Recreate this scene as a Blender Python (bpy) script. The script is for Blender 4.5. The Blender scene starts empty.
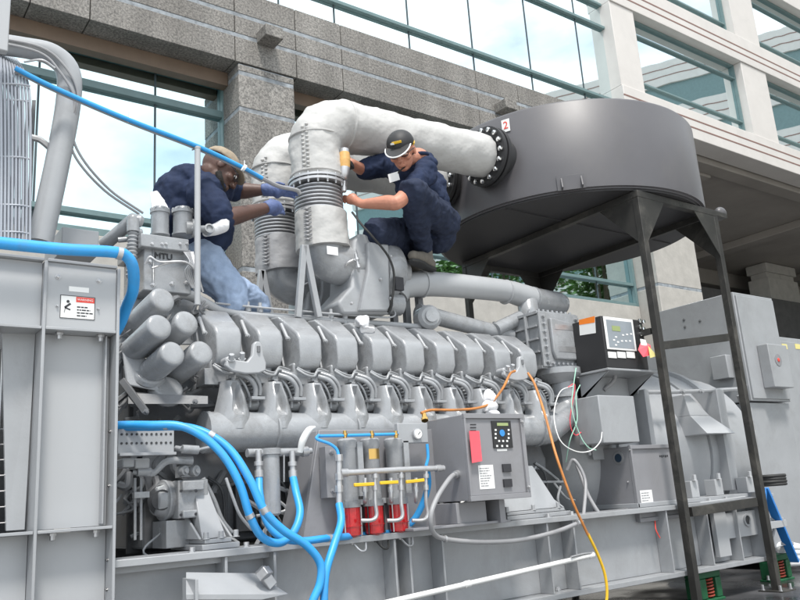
import bpy, bmesh, math, random
from mathutils import Vector, Matrix, noise
random.seed(7)
S = bpy.context.scene
C = S.collection
EYE = Vector((0, 0, .8))
# ---------------------------------------------------------------- camera model
F = 800.
Xc = Vector((1115, -122, -800)).normalized()
Zc = Vector((-224, 3203, -800)); Zc = (Zc - Zc.dot(Xc) * Xc).normalized()
Yc = Zc.cross(Xc)
R = Matrix((Xc, Yc, Zc))                      # camera -> world

def P(px, py, y=None, x=None, z=None):
    """point of the place seen at photo position px,py on a plane of the place"""
    d = R @ Vector((px - 400, -(py - 300), -F))
    t = y / d.y if y is not None else x / d.x if x is not None else (z - EYE.z) / d.z
    return EYE + d * t

def rect(px0, py0, px1, py1, y):
    xm, ym = (px0 + px1) / 2, (py0 + py1) / 2
    return P(px0, ym, y).x, P(px1, ym, y).x, P(xm, py1, y).z, P(xm, py0, y).z

# ---------------------------------------------------------------- materials
MATS = {}
def nodes(name):
    m = bpy.data.materials.new(name); m.use_nodes = True
    nt = m.node_tree; b = nt.nodes['Principled BSDF']
    MATS[name] = m
    return m, nt, b

def mat(name, col, rough=.5, metal=0., var=.12, scale=6., bump=0., bscale=60., spec=.5, coat=0., streak=0., bdist=.01):
    m, nt, b = nodes(name)
    N, L = nt.nodes, nt.links
    tc = N.new('ShaderNodeTexCoord')
    n1 = N.new('ShaderNodeTexNoise'); n1.inputs['Scale'].default_value = scale; n1.inputs['Detail'].default_value = 6
    n1.inputs['Roughness'].default_value = .65
    src = tc.outputs['Object']
    if streak:
        mp = N.new('ShaderNodeMapping'); mp.inputs['Scale'].default_value = (1, 1, streak); L.new(src, mp.inputs[0]); src = mp.outputs[0]
    L.new(src, n1.inputs['Vector'])
    r = N.new('ShaderNodeValToRGB')
    c = Vector(col)
    r.color_ramp.elements[0].position = .3; r.color_ramp.elements[1].position = .7
    r.color_ramp.elements[0].color = (*[max(0, v * (1 - var)) for v in c], 1)
    r.color_ramp.elements[1].color = (*[min(1, v * (1 + var * .6)) for v in c], 1)
    L.new(n1.outputs[0], r.inputs[0]); L.new(r.outputs[0], b.inputs['Base Color'])
    mr = N.new('ShaderNodeMapRange'); mr.inputs['To Min'].default_value = max(0, rough - .1); mr.inputs['To Max'].default_value = min(1, rough + .12)
    L.new(n1.outputs[0], mr.inputs[0]); L.new(mr.outputs[0], b.inputs['Roughness'])
    b.inputs['Metallic'].default_value = metal
    b.inputs['Specular IOR Level'].default_value = spec
    if coat: b.inputs['Coat Weight'].default_value = coat; b.inputs['Coat Roughness'].default_value = .15
    if bump:
        n2 = N.new('ShaderNodeTexNoise'); n2.inputs['Scale'].default_value = bscale; n2.inputs['Detail'].default_value = 3
        L.new(tc.outputs['Object'], n2.inputs['Vector'])
        bp = N.new('ShaderNodeBump'); bp.inputs['Strength'].default_value = bump; bp.inputs['Distance'].default_value = bdist
        L.new(n2.outputs[0], bp.inputs['Height']); L.new(bp.outputs[0], b.inputs['Normal'])
    return m

GREY = mat('machine_grey_paint', (.33, .34, .355), .32, var=.1, scale=3, bump=.05, bscale=90)
LIGHT = mat('light_grey_paint', (.385, .395, .41), .4, var=.06, scale=1.5, streak=.3)
CAST = mat('cast_iron_grey_paint', (.31, .32, .335), .24, var=.14, scale=9, bump=.12, bscale=140, coat=.35)
DARKG = mat('dark_grey_paint', (.16, .165, .175), .5, var=.25, scale=8, bump=.1)
MIDG = mat('panel_grey_paint', (.24, .24, .255), .45, var=.08, scale=3)
GRIME_SHADE = mat('oily_iron_and_cavity_shade', (.05, .052, .056), .55, var=.4, scale=12, bump=.2, bscale=40)  # near-black oily iron, also painted in as the shade of cavities
BLACK = mat('black_paint', (.026, .025, .023), .5, var=.3, scale=5)
BOXB = mat('black_powder_coat', (.022, .022, .024), .6, var=.15, bump=.05, bscale=200)
SPRING = mat('rusty_red_spring', (.3, .05, .03), .5)
FANW = mat('fan_guard_wire', (.36, .38, .42), .35, metal=.3)
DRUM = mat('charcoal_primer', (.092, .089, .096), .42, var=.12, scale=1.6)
DRUMU = mat('charcoal_underside_shade', (.04, .039, .042), .6, var=.25, scale=2)  # darker copy of the drum primer, underside shade put into the colour
STEEL = mat('galvanised_steel', (.52, .52, .53), .4, metal=.7, var=.15, scale=20)
CHROME = mat('bright_bolt_steel', (.8, .8, .8), .2, metal=1, var=.05)
BRASS = mat('brass', (.7, .45, .15), .3, metal=1, var=.1)
JEANSB = None
RUBBER = mat('black_rubber', (.03, .03, .03), .6, var=.2)
CONDUIT = mat('grey_conduit', (.3, .3, .31), .45, var=.1)
BLUE = mat('blue_hose_rubber', (.035, .33, .74), .4, var=.1, scale=5)
ORANGE = mat('orange_cord_rubber', (.55, .21, .05), .5, var=.3, scale=9)
YELLOW = mat('yellow_plastic', (.8, .48, .02), .4, var=.15)
ORPL = mat('amber_plastic', (.62, .36, .12), .5, var=.2, scale=30)
WHITE = mat('white_plastic', (.78, .78, .77), .45, var=.05)
LABEL = mat('white_sticker', (.78, .78, .77), .5, var=.03)
INK = mat('black_ink', (.03, .03, .035), .6, var=0)
REDINK = mat('red_ink', (.7, .06, .04), .5, var=.05)
ORINK = mat('orange_ink', (.85, .22, .02), .5, var=.03)
YELINK = mat('yellow_sticker', (.7, .62, .25), .5, var=.1)
GLASSRED = mat('red_bowl_plastic', (.5, .008, .012), .15, var=.35, scale=30, coat=.5)
PINK = mat('red_tag', (.85, .1, .13), .55, var=.1)
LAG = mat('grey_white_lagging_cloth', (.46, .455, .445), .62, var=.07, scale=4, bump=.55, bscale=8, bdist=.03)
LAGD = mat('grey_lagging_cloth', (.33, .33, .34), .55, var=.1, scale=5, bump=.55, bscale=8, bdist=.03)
NAVY = mat('navy_cotton', (.022, .032, .068), .85, var=.25, scale=14, bump=.9, bscale=13, spec=.2)
NAVYP = mat('navy_trouser_cotton', (.026, .034, .062), .85, var=.3, scale=11, bump=.9, bscale=13, spec=.2)
DENIM = mat('washed_denim', (.33, .42, .58), .85, var=.16, scale=16, bump=.9, bscale=13, spec=.2)
SKIND = mat('dark_skin', (.095, .047, .035), .5, var=.2, scale=14, bump=.1)
SKINL = mat('fair_skin', (.5, .22, .145), .5, var=.16, scale=14, bump=.1)
GLOVE = mat('blue_nitrile_glove', (.085, .12, .26), .6, var=.25, scale=30, bump=.3, bscale=90)
TAN = mat('tan_cotton', (.32, .26, .19), .85, var=.2, scale=25, bump=.3)
SHOE = mat('grey_suede', (.15, .135, .115), .85, var=.25, scale=20, bump=.3)
BEARD = mat('black_hair', (.012, .01, .009), .8, var=.3, scale=60, bump=.6, bscale=180)
WCOTTON = mat('white_cotton', (.72, .72, .74), .85, var=.08, scale=12, bump=.3)
CONC = mat('pale_concrete', (.42, .40, .37), .8, var=.15, scale=4, bump=.2, bscale=25)
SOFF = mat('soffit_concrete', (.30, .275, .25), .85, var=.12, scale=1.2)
SHCONC = mat('undercroft_shade_concrete', (.06, .058, .056), .85, var=.2, scale=1.2)  # colour darkened to paint in the shade under the overhang
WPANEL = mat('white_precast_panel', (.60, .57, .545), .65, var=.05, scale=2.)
TEAL = mat('teal_window_metal', (.14, .215, .22), .4, var=.12)
BROWNM = mat('brown_window_head', (.17, .12, .085), .5, var=.15, scale=3)
JOINT = mat('brown_joint_sealant', (.22, .13, .11), .8, var=.1)
GASK = mat('dark_gasket', (.05, .07, .08), .6, var=.1)
GREEN = mat('green_isolator_paint', (.012, .1, .04), .5, var=.2)
BLADD = mat('blue_fibreglass', (.03, .2, .55), .4, var=.1)
SCREEN = mat('display_panel_blue', (.04, .25, .6), .2, var=.1)
LCD = mat('lcd_green', (.3, .36, .16), .2, var=.1)
BARK = mat('bark', (.1, .075, .05), .9, var=.3)
LAMPW = mat('white_bag_plastic', (.75, .76, .76), .4, var=.08)
BRICK = mat('undercroft_shade_masonry', (.075, .072, .07), .8, var=.3, scale=3)  # masonry colour lowered to deepen the undercroft's shade

def weather(m, amt=.35, sc=2.2):
    """oil film and rubbed patches over a paint"""
    nt = m.node_tree; N, L = nt.nodes, nt.links; b = nt.nodes['Principled BSDF']; src = b.inputs['Base Color'].links[0].from_socket
    tc = N.new('ShaderNodeTexCoord'); n = N.new('ShaderNodeTexNoise'); n.inputs['Scale'].default_value = sc; n.inputs['Detail'].default_value = 9; n.inputs['Roughness'].default_value = .75; n.inputs['Distortion'].default_value = .6
    L.new(tc.outputs['Object'], n.inputs[0]); r = N.new('ShaderNodeValToRGB'); r.color_ramp.elements[0].position = .5; r.color_ramp.elements[0].color = (0, 0, 0, 1); r.color_ramp.elements[1].position = .72; r.color_ramp.elements[1].color = (amt,) * 3 + (1,)
    L.new(n.outputs[0], r.inputs[0]); x = N.new('ShaderNodeMix'); x.data_type = 'RGBA'; L.new(r.outputs[0], x.inputs[0]); L.new(src, x.inputs[6]); x.inputs[7].default_value = (.13, .12, .105, 1); L.new(x.outputs[2], b.inputs['Base Color'])
for m_, a_, s_ in ((GREY, .3, 1.6), (LIGHT, .14, 1.2), (CAST, .45, 7), (MIDG, .35, 3), (DRUM, .2, 1.), (BLACK, .6, 3), (BLUE, .25, 9), (DARKG, .6, 5), (ORANGE, .5, 12), (WPANEL, .12, .5)): weather(m_, a_, s_)

def granite():
    m, nt, b = nodes('speckled_granite'); N, L = nt.nodes, nt.links
    tc = N.new('ShaderNodeTexCoord')
    a = N.new('ShaderNodeTexNoise'); a.inputs['Scale'].default_value = 34; a.inputs['Detail'].default_value = 5; a.inputs['Roughness'].default_value = .8
    c = N.new('ShaderNodeTexNoise'); c.inputs['Scale'].default_value = .9; c.inputs['Detail'].default_value = 4
    L.new(tc.outputs['Object'], a.inputs[0]); L.new(tc.outputs['Object'], c.inputs[0])
    r = N.new('ShaderNodeValToRGB'); e = r.color_ramp.elements
    e[0].position = .36; e[0].color = (.085, .082, .078, 1); e[1].position = .62; e[1].color = (.37, .35, .325, 1)
    L.new(a.outputs[0], r.inputs[0])
    mx = N.new('ShaderNodeMix'); mx.data_type = 'RGBA'; mx.blend_type = 'MULTIPLY'; mx.inputs[0].default_value = 1
    r2 = N.new('ShaderNodeValToRGB'); r2.color_ramp.elements[0].position = .35; r2.color_ramp.elements[0].color = (.78, .77, .76, 1)
    r2.color_ramp.elements[1].position = .65; r2.color_ramp.elements[1].color = (1, 1, 1, 1)
    L.new(c.outputs[0], r2.inputs[0]); L.new(r.outputs[0], mx.inputs[6]); L.new(r2.outputs[0], mx.inputs[7]); ge = N.new('ShaderNodeNewGeometry'); mr = N.new('ShaderNodeMapRange'); mr.inputs['To Min'].default_value = .84; mr.inputs['To Max'].default_value = 1.1; L.new(ge.outputs['Random Per Island'], mr.inputs[0])
    sp = N.new('ShaderNodeMapping'); sp.inputs['Scale'].default_value = (2.2, 2.2, .12); st = N.new('ShaderNodeTexNoise'); st.inputs['Scale'].default_value = 1.6; st.inputs['Detail'].default_value = 5; L.new(tc.outputs['Object'], sp.inputs[0]); L.new(sp.outputs[0], st.inputs[0])
    m2 = N.new('ShaderNodeMapRange'); m2.inputs['From Min'].default_value = .35; m2.inputs['From Max'].default_value = .65; m2.inputs['To Min'].default_value = .8; m2.inputs['To Max'].default_value = 1.06; L.new(st.outputs[0], m2.inputs[0])
    mu = N.new('ShaderNodeMath'); mu.operation = 'MULTIPLY'; L.new(mr.outputs[0], mu.inputs[0]); L.new(m2.outputs[0], mu.inputs[1])
    vm = N.new('ShaderNodeVectorMath'); vm.operation = 'SCALE'; L.new(mx.outputs[2], vm.inputs[0]); L.new(mu.outputs[0], vm.inputs['Scale']); L.new(vm.outputs[0], b.inputs['Base Color'])
    b.inputs['Roughness'].default_value = .75
    bp = N.new('ShaderNodeBump'); bp.inputs['Strength'].default_value = .35; bp.inputs['Distance'].default_value = .02
    L.new(a.outputs[0], bp.inputs['Height']); L.new(bp.outputs[0], b.inputs['Normal'])
    return m
GRAN = granite()
GROUT = mat('pale_blue_grey_joint', (.28, .305, .33), .7, var=.55, scale=7)

def mirror(name, col, dist=.0006):
    m, nt, b = nodes(name); N, L = nt.nodes, nt.links
    b.inputs['Base Color'].default_value = (*col, 1); b.inputs['Metallic'].default_value = 1; b.inputs['Roughness'].default_value = .015
    tc = N.new('ShaderNodeTexCoord'); n = N.new('ShaderNodeTexNoise'); n.inputs['Scale'].default_value = .8; n.inputs['Detail'].default_value = 1
    L.new(tc.outputs['Object'], n.inputs[0])
    bp = N.new('ShaderNodeBump'); bp.inputs['Strength'].default_value = .25; bp.inputs['Distance'].default_value = .01
    L.new(n.outputs[0], bp.inputs['Height']); L.new(bp.outputs[0], b.inputs['Normal'])
    return m
GLASS = mirror('reflective_glass', (.68, .84, .87))
GLASSU = mirror('pale_reflective_glass', (.80, .90, .92))
TGLASS = mirror('teal_reflective_glass', (.10, .38, .43))

def wet():
    m, nt, b = nodes('wet_black_deck'); N, L = nt.nodes, nt.links
    tc = N.new('ShaderNodeTexCoord'); n = N.new('ShaderNodeTexNoise'); n.inputs['Scale'].default_value = 1.3; n.inputs['Detail'].default_value = 6
    L.new(tc.outputs['Object'], n.inputs[0])
    r = N.new('ShaderNodeValToRGB'); r.color_ramp.elements[0].position = .42; r.color_ramp.elements[0].color = (.03, .03, .032, 1)
    r.color_ramp.elements[1].position = .62; r.color_ramp.elements[1].color = (.075, .075, .08, 1)
    L.new(n.outputs[0], r.inputs[0]); L.new(r.outputs[0], b.inputs['Base Color'])
    mr = N.new('ShaderNodeMapRange'); mr.inputs['From Min'].default_value = .4; mr.inputs['From Max'].default_value = .6
    mr.inputs['To Min'].default_value = .12; mr.inputs['To Max'].default_value = .6
    L.new(n.outputs[0], mr.inputs[0]); L.new(mr.outputs[0], b.inputs['Roughness'])
    n2 = N.new('ShaderNodeTexNoise'); n2.inputs['Scale'].default_value = 60; L.new(tc.outputs['Object'], n2.inputs[0])
    bp = N.new('ShaderNodeBump'); bp.inputs['Strength'].default_value = .2; bp.inputs['Distance'].default_value = .005
    L.new(n2.outputs[0], bp.inputs['Height']); L.new(bp.outputs[0], b.inputs['Normal'])
    return m
WET = wet()
LEAF = mat('green_leaf', (.115, .22, .055), .5, var=.5, scale=.7)

# ---------------------------------------------------------------- building helpers
ORG = {}
def tag(o, label=None, cat=None, group=None, kind=None):
    if label: o['label'] = label
    if cat: o['category'] = cat
    if group: o['group'] = group
    if kind: o['kind'] = kind
    return o

def thing(name, label, cat, loc=(0, 0, 0), group=None):
    o = bpy.data.objects.new(name, None); C.objects.link(o)
    o.empty_display_size = .1
    o.location = loc; ORG[o.name] = Vector(loc)
    return tag(o, label, cat, group)

def frame(d):
    d = d.normalized()
    u = Vector((0, 0, 1)) if abs(d.z) < .9 else Vector((1, 0, 0))
    a = d.cross(u).normalized(); b = a.cross(d).normalized()
    return a, b

def smoothpath(pts, n=6):
    pts = [Vector(p) for p in pts]
    if len(pts) < 3: return pts
    q = [2 * pts[0] - pts[1]] + pts + [2 * pts[-1] - pts[-2]]
    out = []
    for i in range(1, len(q) - 2):
        for k in range(n):
            t = k / n; a, b, c, d = q[i - 1], q[i], q[i + 1], q[i + 2]
            out.append(.5 * ((2 * b) + (c - a) * t + (2 * a - 5 * b + 4 * c - d) * t * t + (3 * b - a - 3 * c + d) * t ** 3))
    out.append(pts[-1]); return out

class MB:
    def __init__(s): s.bm = bmesh.new()
    def face(s, pts, thick=0):
        vs = [s.bm.verts.new(p) for p in pts]; s.bm.faces.new(vs); return s
    def hexa(s, v):
        v = [s.bm.verts.new(p) for p in v]
        for f in ((0, 3, 2, 1), (4, 5, 6, 7), (0, 1, 5, 4), (1, 2, 6, 5), (2, 3, 7, 6), (3, 0, 4, 7)): s.bm.faces.new([v[i] for i in f])
        return s
    def box(s, x0, x1, y0, y1, z0, z1):
        return s.hexa([(x0, y0, z0), (x1, y0, z0), (x1, y1, z0), (x0, y1, z0), (x0, y0, z1), (x1, y0, z1), (x1, y1, z1), (x0, y1, z1)])
    def prism(s, pts, vec):
        """closed outline pts (3D) swept along vec"""
        vec = Vector(vec); a = [s.bm.verts.new(p) for p in pts]; b = [s.bm.verts.new(Vector(p) + vec) for p in pts]
        n = len(pts); s.bm.faces.new(a[::-1]); s.bm.faces.new(b)
        for i in range(n): s.bm.faces.new([a[i], a[(i + 1) % n], b[(i + 1) % n], b[i]])
        return s
    def bar(s, p, q, w, h=None, up=None):
        """rectangular bar from p to q"""
        p, q = Vector(p), Vector(q); h = h or w; d = (q - p).normalized()
        u = Vector(up) if up else (Vector((0, 0, 1)) if abs(d.z) < .9 else Vector((0, 1, 0)))
        a = d.cross(u).normalized() * w / 2; b = a.cross(d).normalized() * h / 2
        return s.hexa([p - a - b, p + a - b, p + a + b, p - a + b, q - a - b, q + a - b, q + a + b, q - a + b])
    def tube(s, pts, r, seg=10, cap=True, smooth=True, n=6, wob=0, sq=None):
        P_ = smoothpath(pts, n) if smooth else [Vector(p) for p in pts]
        rs = r if isinstance(r, (list, tuple)) else [r] * len(P_)
        if len(rs) != len(P_):
            rs = [rs[min(len(rs) - 1, int(i / (len(P_) - 1) * (len(rs) - 1)))] * (1 - (i / (len(P_) - 1) * (len(rs) - 1)) % 1) + rs[min(len(rs) - 1, int(i / (len(P_) - 1) * (len(rs) - 1)) + 1)] * ((i / (len(P_) - 1) * (len(rs) - 1)) % 1) for i in range(len(P_))]
        rings = []; a = b = None
        for i, p in enumerate(P_):
            d = (P_[min(i + 1, len(P_) - 1)] - P_[max(i - 1, 0)]).normalized()
            if a is None: a = frame(d)[0]; b = d.cross(a)
            else:
                a = (a - a.dot(d) * d).normalized(); b = d.cross(a)
            ring = []
            for k in range(seg):
                t = 2 * math.pi * k / seg
                v = p + (a * math.cos(t) + b * math.sin(t)) * rs[i]
                if wob: v += (v - p).normalized() * wob * noise.noise(v * 9) + (v - p).normalized() * wob * .6 * noise.noise(v * 22)
                ring.append(s.bm.verts.new(v))
            rings.append(ring)
        for i in range(len(rings) - 1):
            for k in range(seg): s.bm.faces.new([rings[i][k], rings[i][(k + 1) % seg], rings[i + 1][(k + 1) % seg], rings[i + 1][k]])
        if cap: s.bm.faces.new(rings[0][::-1]); s.bm.faces.new(rings[-1])
        return s
    def cyl(s, p, q, r, r2=None, seg=16):
        return s.tube([p, q], [r, r if r2 is None else r2], seg, smooth=False)
    def lathe(s, p, d, prof, seg=20):
        """prof: list of (distance along d, radius)"""
        p, d = Vector(p), Vector(d).normalized(); a, b = frame(d); rings = []
        for h, r in prof:
            rings.append([s.bm.verts.new(p + d * h + (a * math.cos(2 * math.pi * k / seg) + b * math.sin(2 * math.pi * k / seg)) * max(r, 1e-4)) for k in range(seg)])
        for i in range(len(rings) - 1):
            for k in range(seg): s.bm.faces.new([rings[i][k], rings[i][(k + 1) % seg], rings[i + 1][(k + 1) % seg], rings[i + 1][k]])
        s.bm.faces.new(rings[0][::-1]); s.bm.faces.new(rings[-1]); return s
    def ell(s, c, r, rot=None, u=16, v=10):
        M_ = Matrix.Translation(c) @ (rot.to_4x4() if rot else Matrix.Identity(4)) @ Matrix.Diagonal((*([r] * 3 if isinstance(r, (int, float)) else r), 1))
        bmesh.ops.create_uvsphere(s.bm, u_segments=u, v_segments=v, radius=1, matrix=M_); return s
    def bolt(s, p, d, r=.012, h=.012):
        return s.lathe(Vector(p), d, [(0, r * 1.5), (.003, r * 1.5), (.003, r), (h, r), (h + .001, r * .8)], 6)
    def build(s, name, m, parent=None, bevel=0, smooth=True, label=None, mods=None, fix=True):
        if fix:
            bmesh.ops.recalc_face_normals(s.bm, faces=s.bm.faces); seen = set()
            for f0 in s.bm.faces:                      # every closed piece faces outwards
                if f0 in seen: continue
                isl = [f0]; seen.add(f0); vol = 0.; c0 = f0.verts[0].co.copy()
                for f in isl:
                    for e in f.edges:
                        for g_ in e.link_faces:
                            if g_ not in seen: seen.add(g_); isl.append(g_)
                    vs = [v.co - c0 for v in f.verts]
                    for i in range(1, len(vs) - 1): vol += vs[0].dot(vs[i].cross(vs[i + 1]))
                if vol < 0: bmesh.ops.reverse_faces(s.bm, faces=isl)
        off = ORG[parent.name] if parent is not None else Vector()
        if off.length: bmesh.ops.translate(s.bm, verts=s.bm.verts, vec=-off)
        me = bpy.data.meshes.new(name); s.bm.to_mesh(me); s.bm.free()
        me.materials.append(m)
        if smooth:
            me.polygons.foreach_set('use_smooth', [True] * len(me.polygons)); me.set_sharp_from_angle(angle=math.radians(38))
        o = bpy.data.objects.new(name, me); C.objects.link(o)
        if parent is not None: o.parent = parent
        ORG[o.name] = off
        if bevel:
            b = o.modifiers.new('bevel', 'BEVEL'); b.width = bevel; b.segments = 2; b.limit_method = 'ANGLE'; b.angle_limit = math.radians(40); b.harden_normals = False
        if label: o['label'] = label
        return o

def text_mesh(body, size, origin, right, up, name, m, parent, ext=.001):
    cu = bpy.data.curves.new(name, 'FONT'); cu.body = body; cu.size = size; cu.extrude = ext; cu.align_x = 'CENTER'; cu.align_y = 'CENTER'
    t = bpy.data.objects.new('tmp', cu); C.objects.link(t)
    dg = bpy.context.evaluated_depsgraph_get(); me = bpy.data.meshes.new_from_object(t.evaluated_get(dg))
    bpy.data.objects.remove(t)
    right, up = Vector(right).normalized(), Vector(up).normalized(); n = right.cross(up)
    M_ = Matrix((right, up, n)).transposed().to_4x4(); M_.translation = Vector(origin) - ORG[parent.name]
    me.transform(M_); me.materials.clear(); me.materials.append(m); me.name = name
    o = bpy.data.objects.new(name, me); C.objects.link(o); o.parent = parent; ORG[o.name] = ORG[parent.name]
    return o

def label_lines(mb, x0, x1, z0, z1, y, rows, seed=0):
    r = random.Random(seed); h = (z1 - z0) / rows
    for i in range(rows):
        zc = z1 - h * (i + .5); e = x0 + (x1 - x0) * r.uniform(.55, 1)
        xx = x0
        while xx < e:
            w = r.uniform(.1, .3) * (x1 - x0); mb.box(xx, min(e, xx + w), y - .001, y, zc - h * .22, zc + h * .22); xx += w + .04 * (x1 - x0)

# ---------------------------------------------------------------- setting
g = MB(); g.face([(-300, -300, 0), (300, -300, 0), (300, 300, 0), (-300, 300, 0)]); gr = g.build('ground', mat('pale_pavement', (.42, .41, .39), .85, var=.15, scale=.6)); tag(gr, kind='structure')
g = MB(); g.face([(-12, 2.3, .004), (60, 2.3, .004), (60, 24, .004), (-12, 24, .004)]); gr = g.build('deck', WET); tag(gr, kind='structure')

# ---- granite building, facade in the plane y = D
D = 9.0; GL = 9.6
def zz(px, py, y=D): return P(px, py, y).z
def xx(px, py, y=D): return P(px, py, y).x
zb = zz(400, 107); zt = zz(400, 45)
b = thing('granite_building', 'grey speckled granite building with big mirror windows behind the engine', 'building', (3, D, 0))
XL, XR = -9., xx(622, 100)
z_j1, z_j2 = zz(400, 84), zz(400, 66)
# band over the ground-floor windows: three courses of granite blocks with pale joints between
def blocks(mb, x0, x1, z0, z1, xs, y=D, dep=.6):
    e = [x0] + [v for v in xs if x0 < v < x1] + [x1]
    for a, c in zip(e, e[1:]): mb.box(a + .006, c - .006, y, y + dep, z0, z1)
cols = [xx(235, 40), xx(296, 50), xx(342, 60), xx(477, 90), xx(518, 95), xx(90, 20), xx(30, 10), -2, -4, -6]
cols.sort(); m = MB()
blocks(m, XL, XR, zb, z_j1 - .03, cols); blocks(m, XL, XR, z_j1 + .03, z_j2 - .03, cols); blocks(m, XL, XR, z_j2 + .03, zt, cols)
m.build('wall', GRAN, b, bevel=.006)
m = MB(); m.box(XL, XR, D + .006, D + .6, z_j1 - .03, z_j1 + .03); m.box(XL, XR, D + .006, D + .6, z_j2 - .03, z_j2 + .03); m.build('wall_joint', GROUT, b)
# granite corbels
for px, py in ((265, 40), (500, 110)):
    x_, z_ = xx(px, py), zz(px, py); m = MB(); m.box(x_ - .13, x_ + .14, D - .28, D - .002, z_ - .1, z_ + .07); m.build('corbel', GRAN, b, bevel=.01)
# pillars
def pillar(pxl, pxr, py, z0, z1, name='pillar', mm=GRAN, joints=()):
    x0, x1 = xx(pxl, py), xx(pxr, py); m = MB(); js = sorted([z for z in joints if z0 < z < z1]); e = [z0] + js + [z1]
    for a, c in zip(e, e[1:]): m.box(x0, x1, D + .01, D + .9, a + (.03 if a != z0 else 0), c - .03)
    p = m.build(name, mm, b, bevel=.008)
    m = MB(); m.box(x0 + .006, x1 - .006, D + .016, D + .88, z0, z1 - .02); m.build('mortar', GROUT, p)
    return x0, x1
pj = [zz(270, 80), zz(270, 115), zz(225, 266)]
p1 = pillar(240, 296, 130, 0, zb, joints=pj + [zz(270, 195)])
p2 = pillar(652, 694, 240, 0, zb, joints=[zz(660, 284)], mm=CONC)
# ground floor windows (glass at y = GL) with frames
sill = zz(615, 305, GL)
def window(x0, x1, z0, z1, joints_x, trans_z, glass=GLASS, y=GL, fr=.12, name='window'):
    w = MB(); w.box(x0, x1, y, y + .05, z0, z1); w = w.build(name, glass, b, smooth=False)
    f = MB(); f.box(x0, x0 + fr, y - .09, y - .002, z0, z1); f.box(x1 - fr, x1, y - .09, y - .002, z0, z1)
    f.box(x0 + fr, x1 - fr, y - .085, y - .002, z1 - fr, z1 - .001); f.box(x0 + fr, x1 - fr, y - .085, y - .002, z0, z0 + fr)
    for tz, th in trans_z: f.box(x0 + fr, x1 - fr, y - .075, y - .002, tz - th / 2, tz + th / 2)
    f.build('window_frame', TEAL, w, bevel=.004)
    j = MB()
    for jx in joints_x: j.box(jx - .012, jx + .012, y - .01, y - .001, z0 + fr, z1 - fr)
    if joints_x: j.build('glazing_joint', GASK, w)
    return w
tz1 = zz(200, 112, GL); tz2 = zz(80, 213, GL); tz3 = zz(600, 281, GL)
window(XL, xx(226, 120, GL), sill, zb - .02, [xx(155, 120, GL), xx(38, 100, GL)] + [xx(38, 100, GL) - 1.35 * k for k in range(1, 6)], [(tz1, .1), (tz2, .07)], fr=.09)
window(p1[1] + .002, p2[0] - .002, sill, zb - .02, [p1[1] + 1.35 * k for k in range(1, 6)], [(tz1, .1), (tz3, .06)], fr=.06)
m = MB(); m.box(XL, p1[0] - .004, D + .35, GL - .1, zb - .2, zb - .003); m.box(p1[1] + .004, p2[0] - .004, D + .35, GL - .1, zb - .2, zb - .003); m.build('window_head', BROWNM, b)
m = MB(); m.box(XL, p1[0] - .01, GL - .1, GL + .3, 0, sill - .003); m.box(p1[1] + .01, p2[0] - .01, GL - .1, GL + .3, 0, sill - .003); m.build('sill_wall', CONC, b, bevel=.01)
# upper strip window of the granite building
zu = zt + 4.2; xe = xx(616, 50)
ux = [xx(285, 5), xx(341, 14), xx(416, 30), xx(479, 35), xx(536, 45), xx(587, 50)]
ux = [ux[0] - 1.4 * k for k in range(1, 5)] + ux
window(XL, xe, zt + .002, zu, ux, [(zz(400, 27, D + .2), .06), (zz(580, 20, D + .2), .06), (zz(595, 5, D + .2), .05)], GLASSU, D + .2, .05)
# ---- white precast building to the right (same thing wall line)
w_ = b
b = thing('white_office_wing', 'white precast upper storeys with teal mirror windows over an open dark undercroft', 'building', (14, D, 0))
YW = D - .1
zw0 = zz(740, 154, YW); zs = zz(720, 121, YW); zh = zz(690, 37, YW)
x2a, x2b = xx(640, 50, YW), xx(748, 95, YW); x3 = xx(770, 90, YW)
XE = 34.
def wband(z0, z1, x0=None, x1=None):
    m = MB(); x0 = xx(620, 60, YW) if x0 is None else x0; m.box(x0, x1 or XE, YW, YW + .5, z0, z1); w = m.build('wall', WPANEL, b, bevel=.01)
    return w, x0
def jline(w, x0, zs_, x1=XE):
    m = MB()
    for z in zs_: m.box(x0, x1, YW - .004, YW + .01, z - .018, z + .018)
    m.build('joint_line', JOINT, w)
x0w = xx(619, 60, YW)
wl, _ = wband(zw0, zs, x0w); jline(wl, x0w, [zs - (zs - zw0) * .33, zs - (zs - zw0) * .62])
zt2 = zh + (zs - zw0) * 1.05
wu, _ = wband(zh, zt2, x0w); jline(wu, x0w, [zh + (zt2 - zh) * .3, zh + (zt2 - zh) * .55])
zt3 = zt2 + (zh - zs); wt, _ = wband(zt3, zt3 + 4, x0w)
# piers, glass bays
bayw = x3 - x2a; xs_p = [x0w] ; k = 0
bays = []
xa = x2a
pw = x3 - x2b
while xa < XE - 1:
    bays.append((xa, min(XE, xa + bayw - pw))); xa += bayw
def wwin(x0, x1, z0, z1, y=YW + .28):
    w = MB(); w.box(x0, x1, y, y + .05, z0, z1); w = w.build('window', GLASSU, b, smooth=False)
    f = MB(); h = z1 - z0
    for a, c in ((z0, z0 + .05), (z1 - .05, z1), (z0 + h * .2, z0 + h * .2 + .035), (z1 - h * .2, z1 - h * .2 + .035)): f.box(x0 + .051, x1 - .051, y - .06, y - .002, a, c)
    f.box(x0, x0 + .05, y - .065, y - .002, z0, z1); f.box(x1 - .05, x1, y - .065, y - .002, z0, z1)
    f.build('window_frame', TEAL, w)
m = MB(); m.box(x0w, x2a, YW + .03, YW + .5, zs + .002, zh - .002)
for x0, x1 in bays[:-1]: m.box(x1, x1 + pw, YW + .03, YW + .5, zs + .002, zh - .002)
m.build('pier', WPANEL, b, bevel=.01)
m = MB(); m.box(x0w, x2a, YW + .03, YW + .5, zt2 + .002, zt3 - .002)
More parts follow.
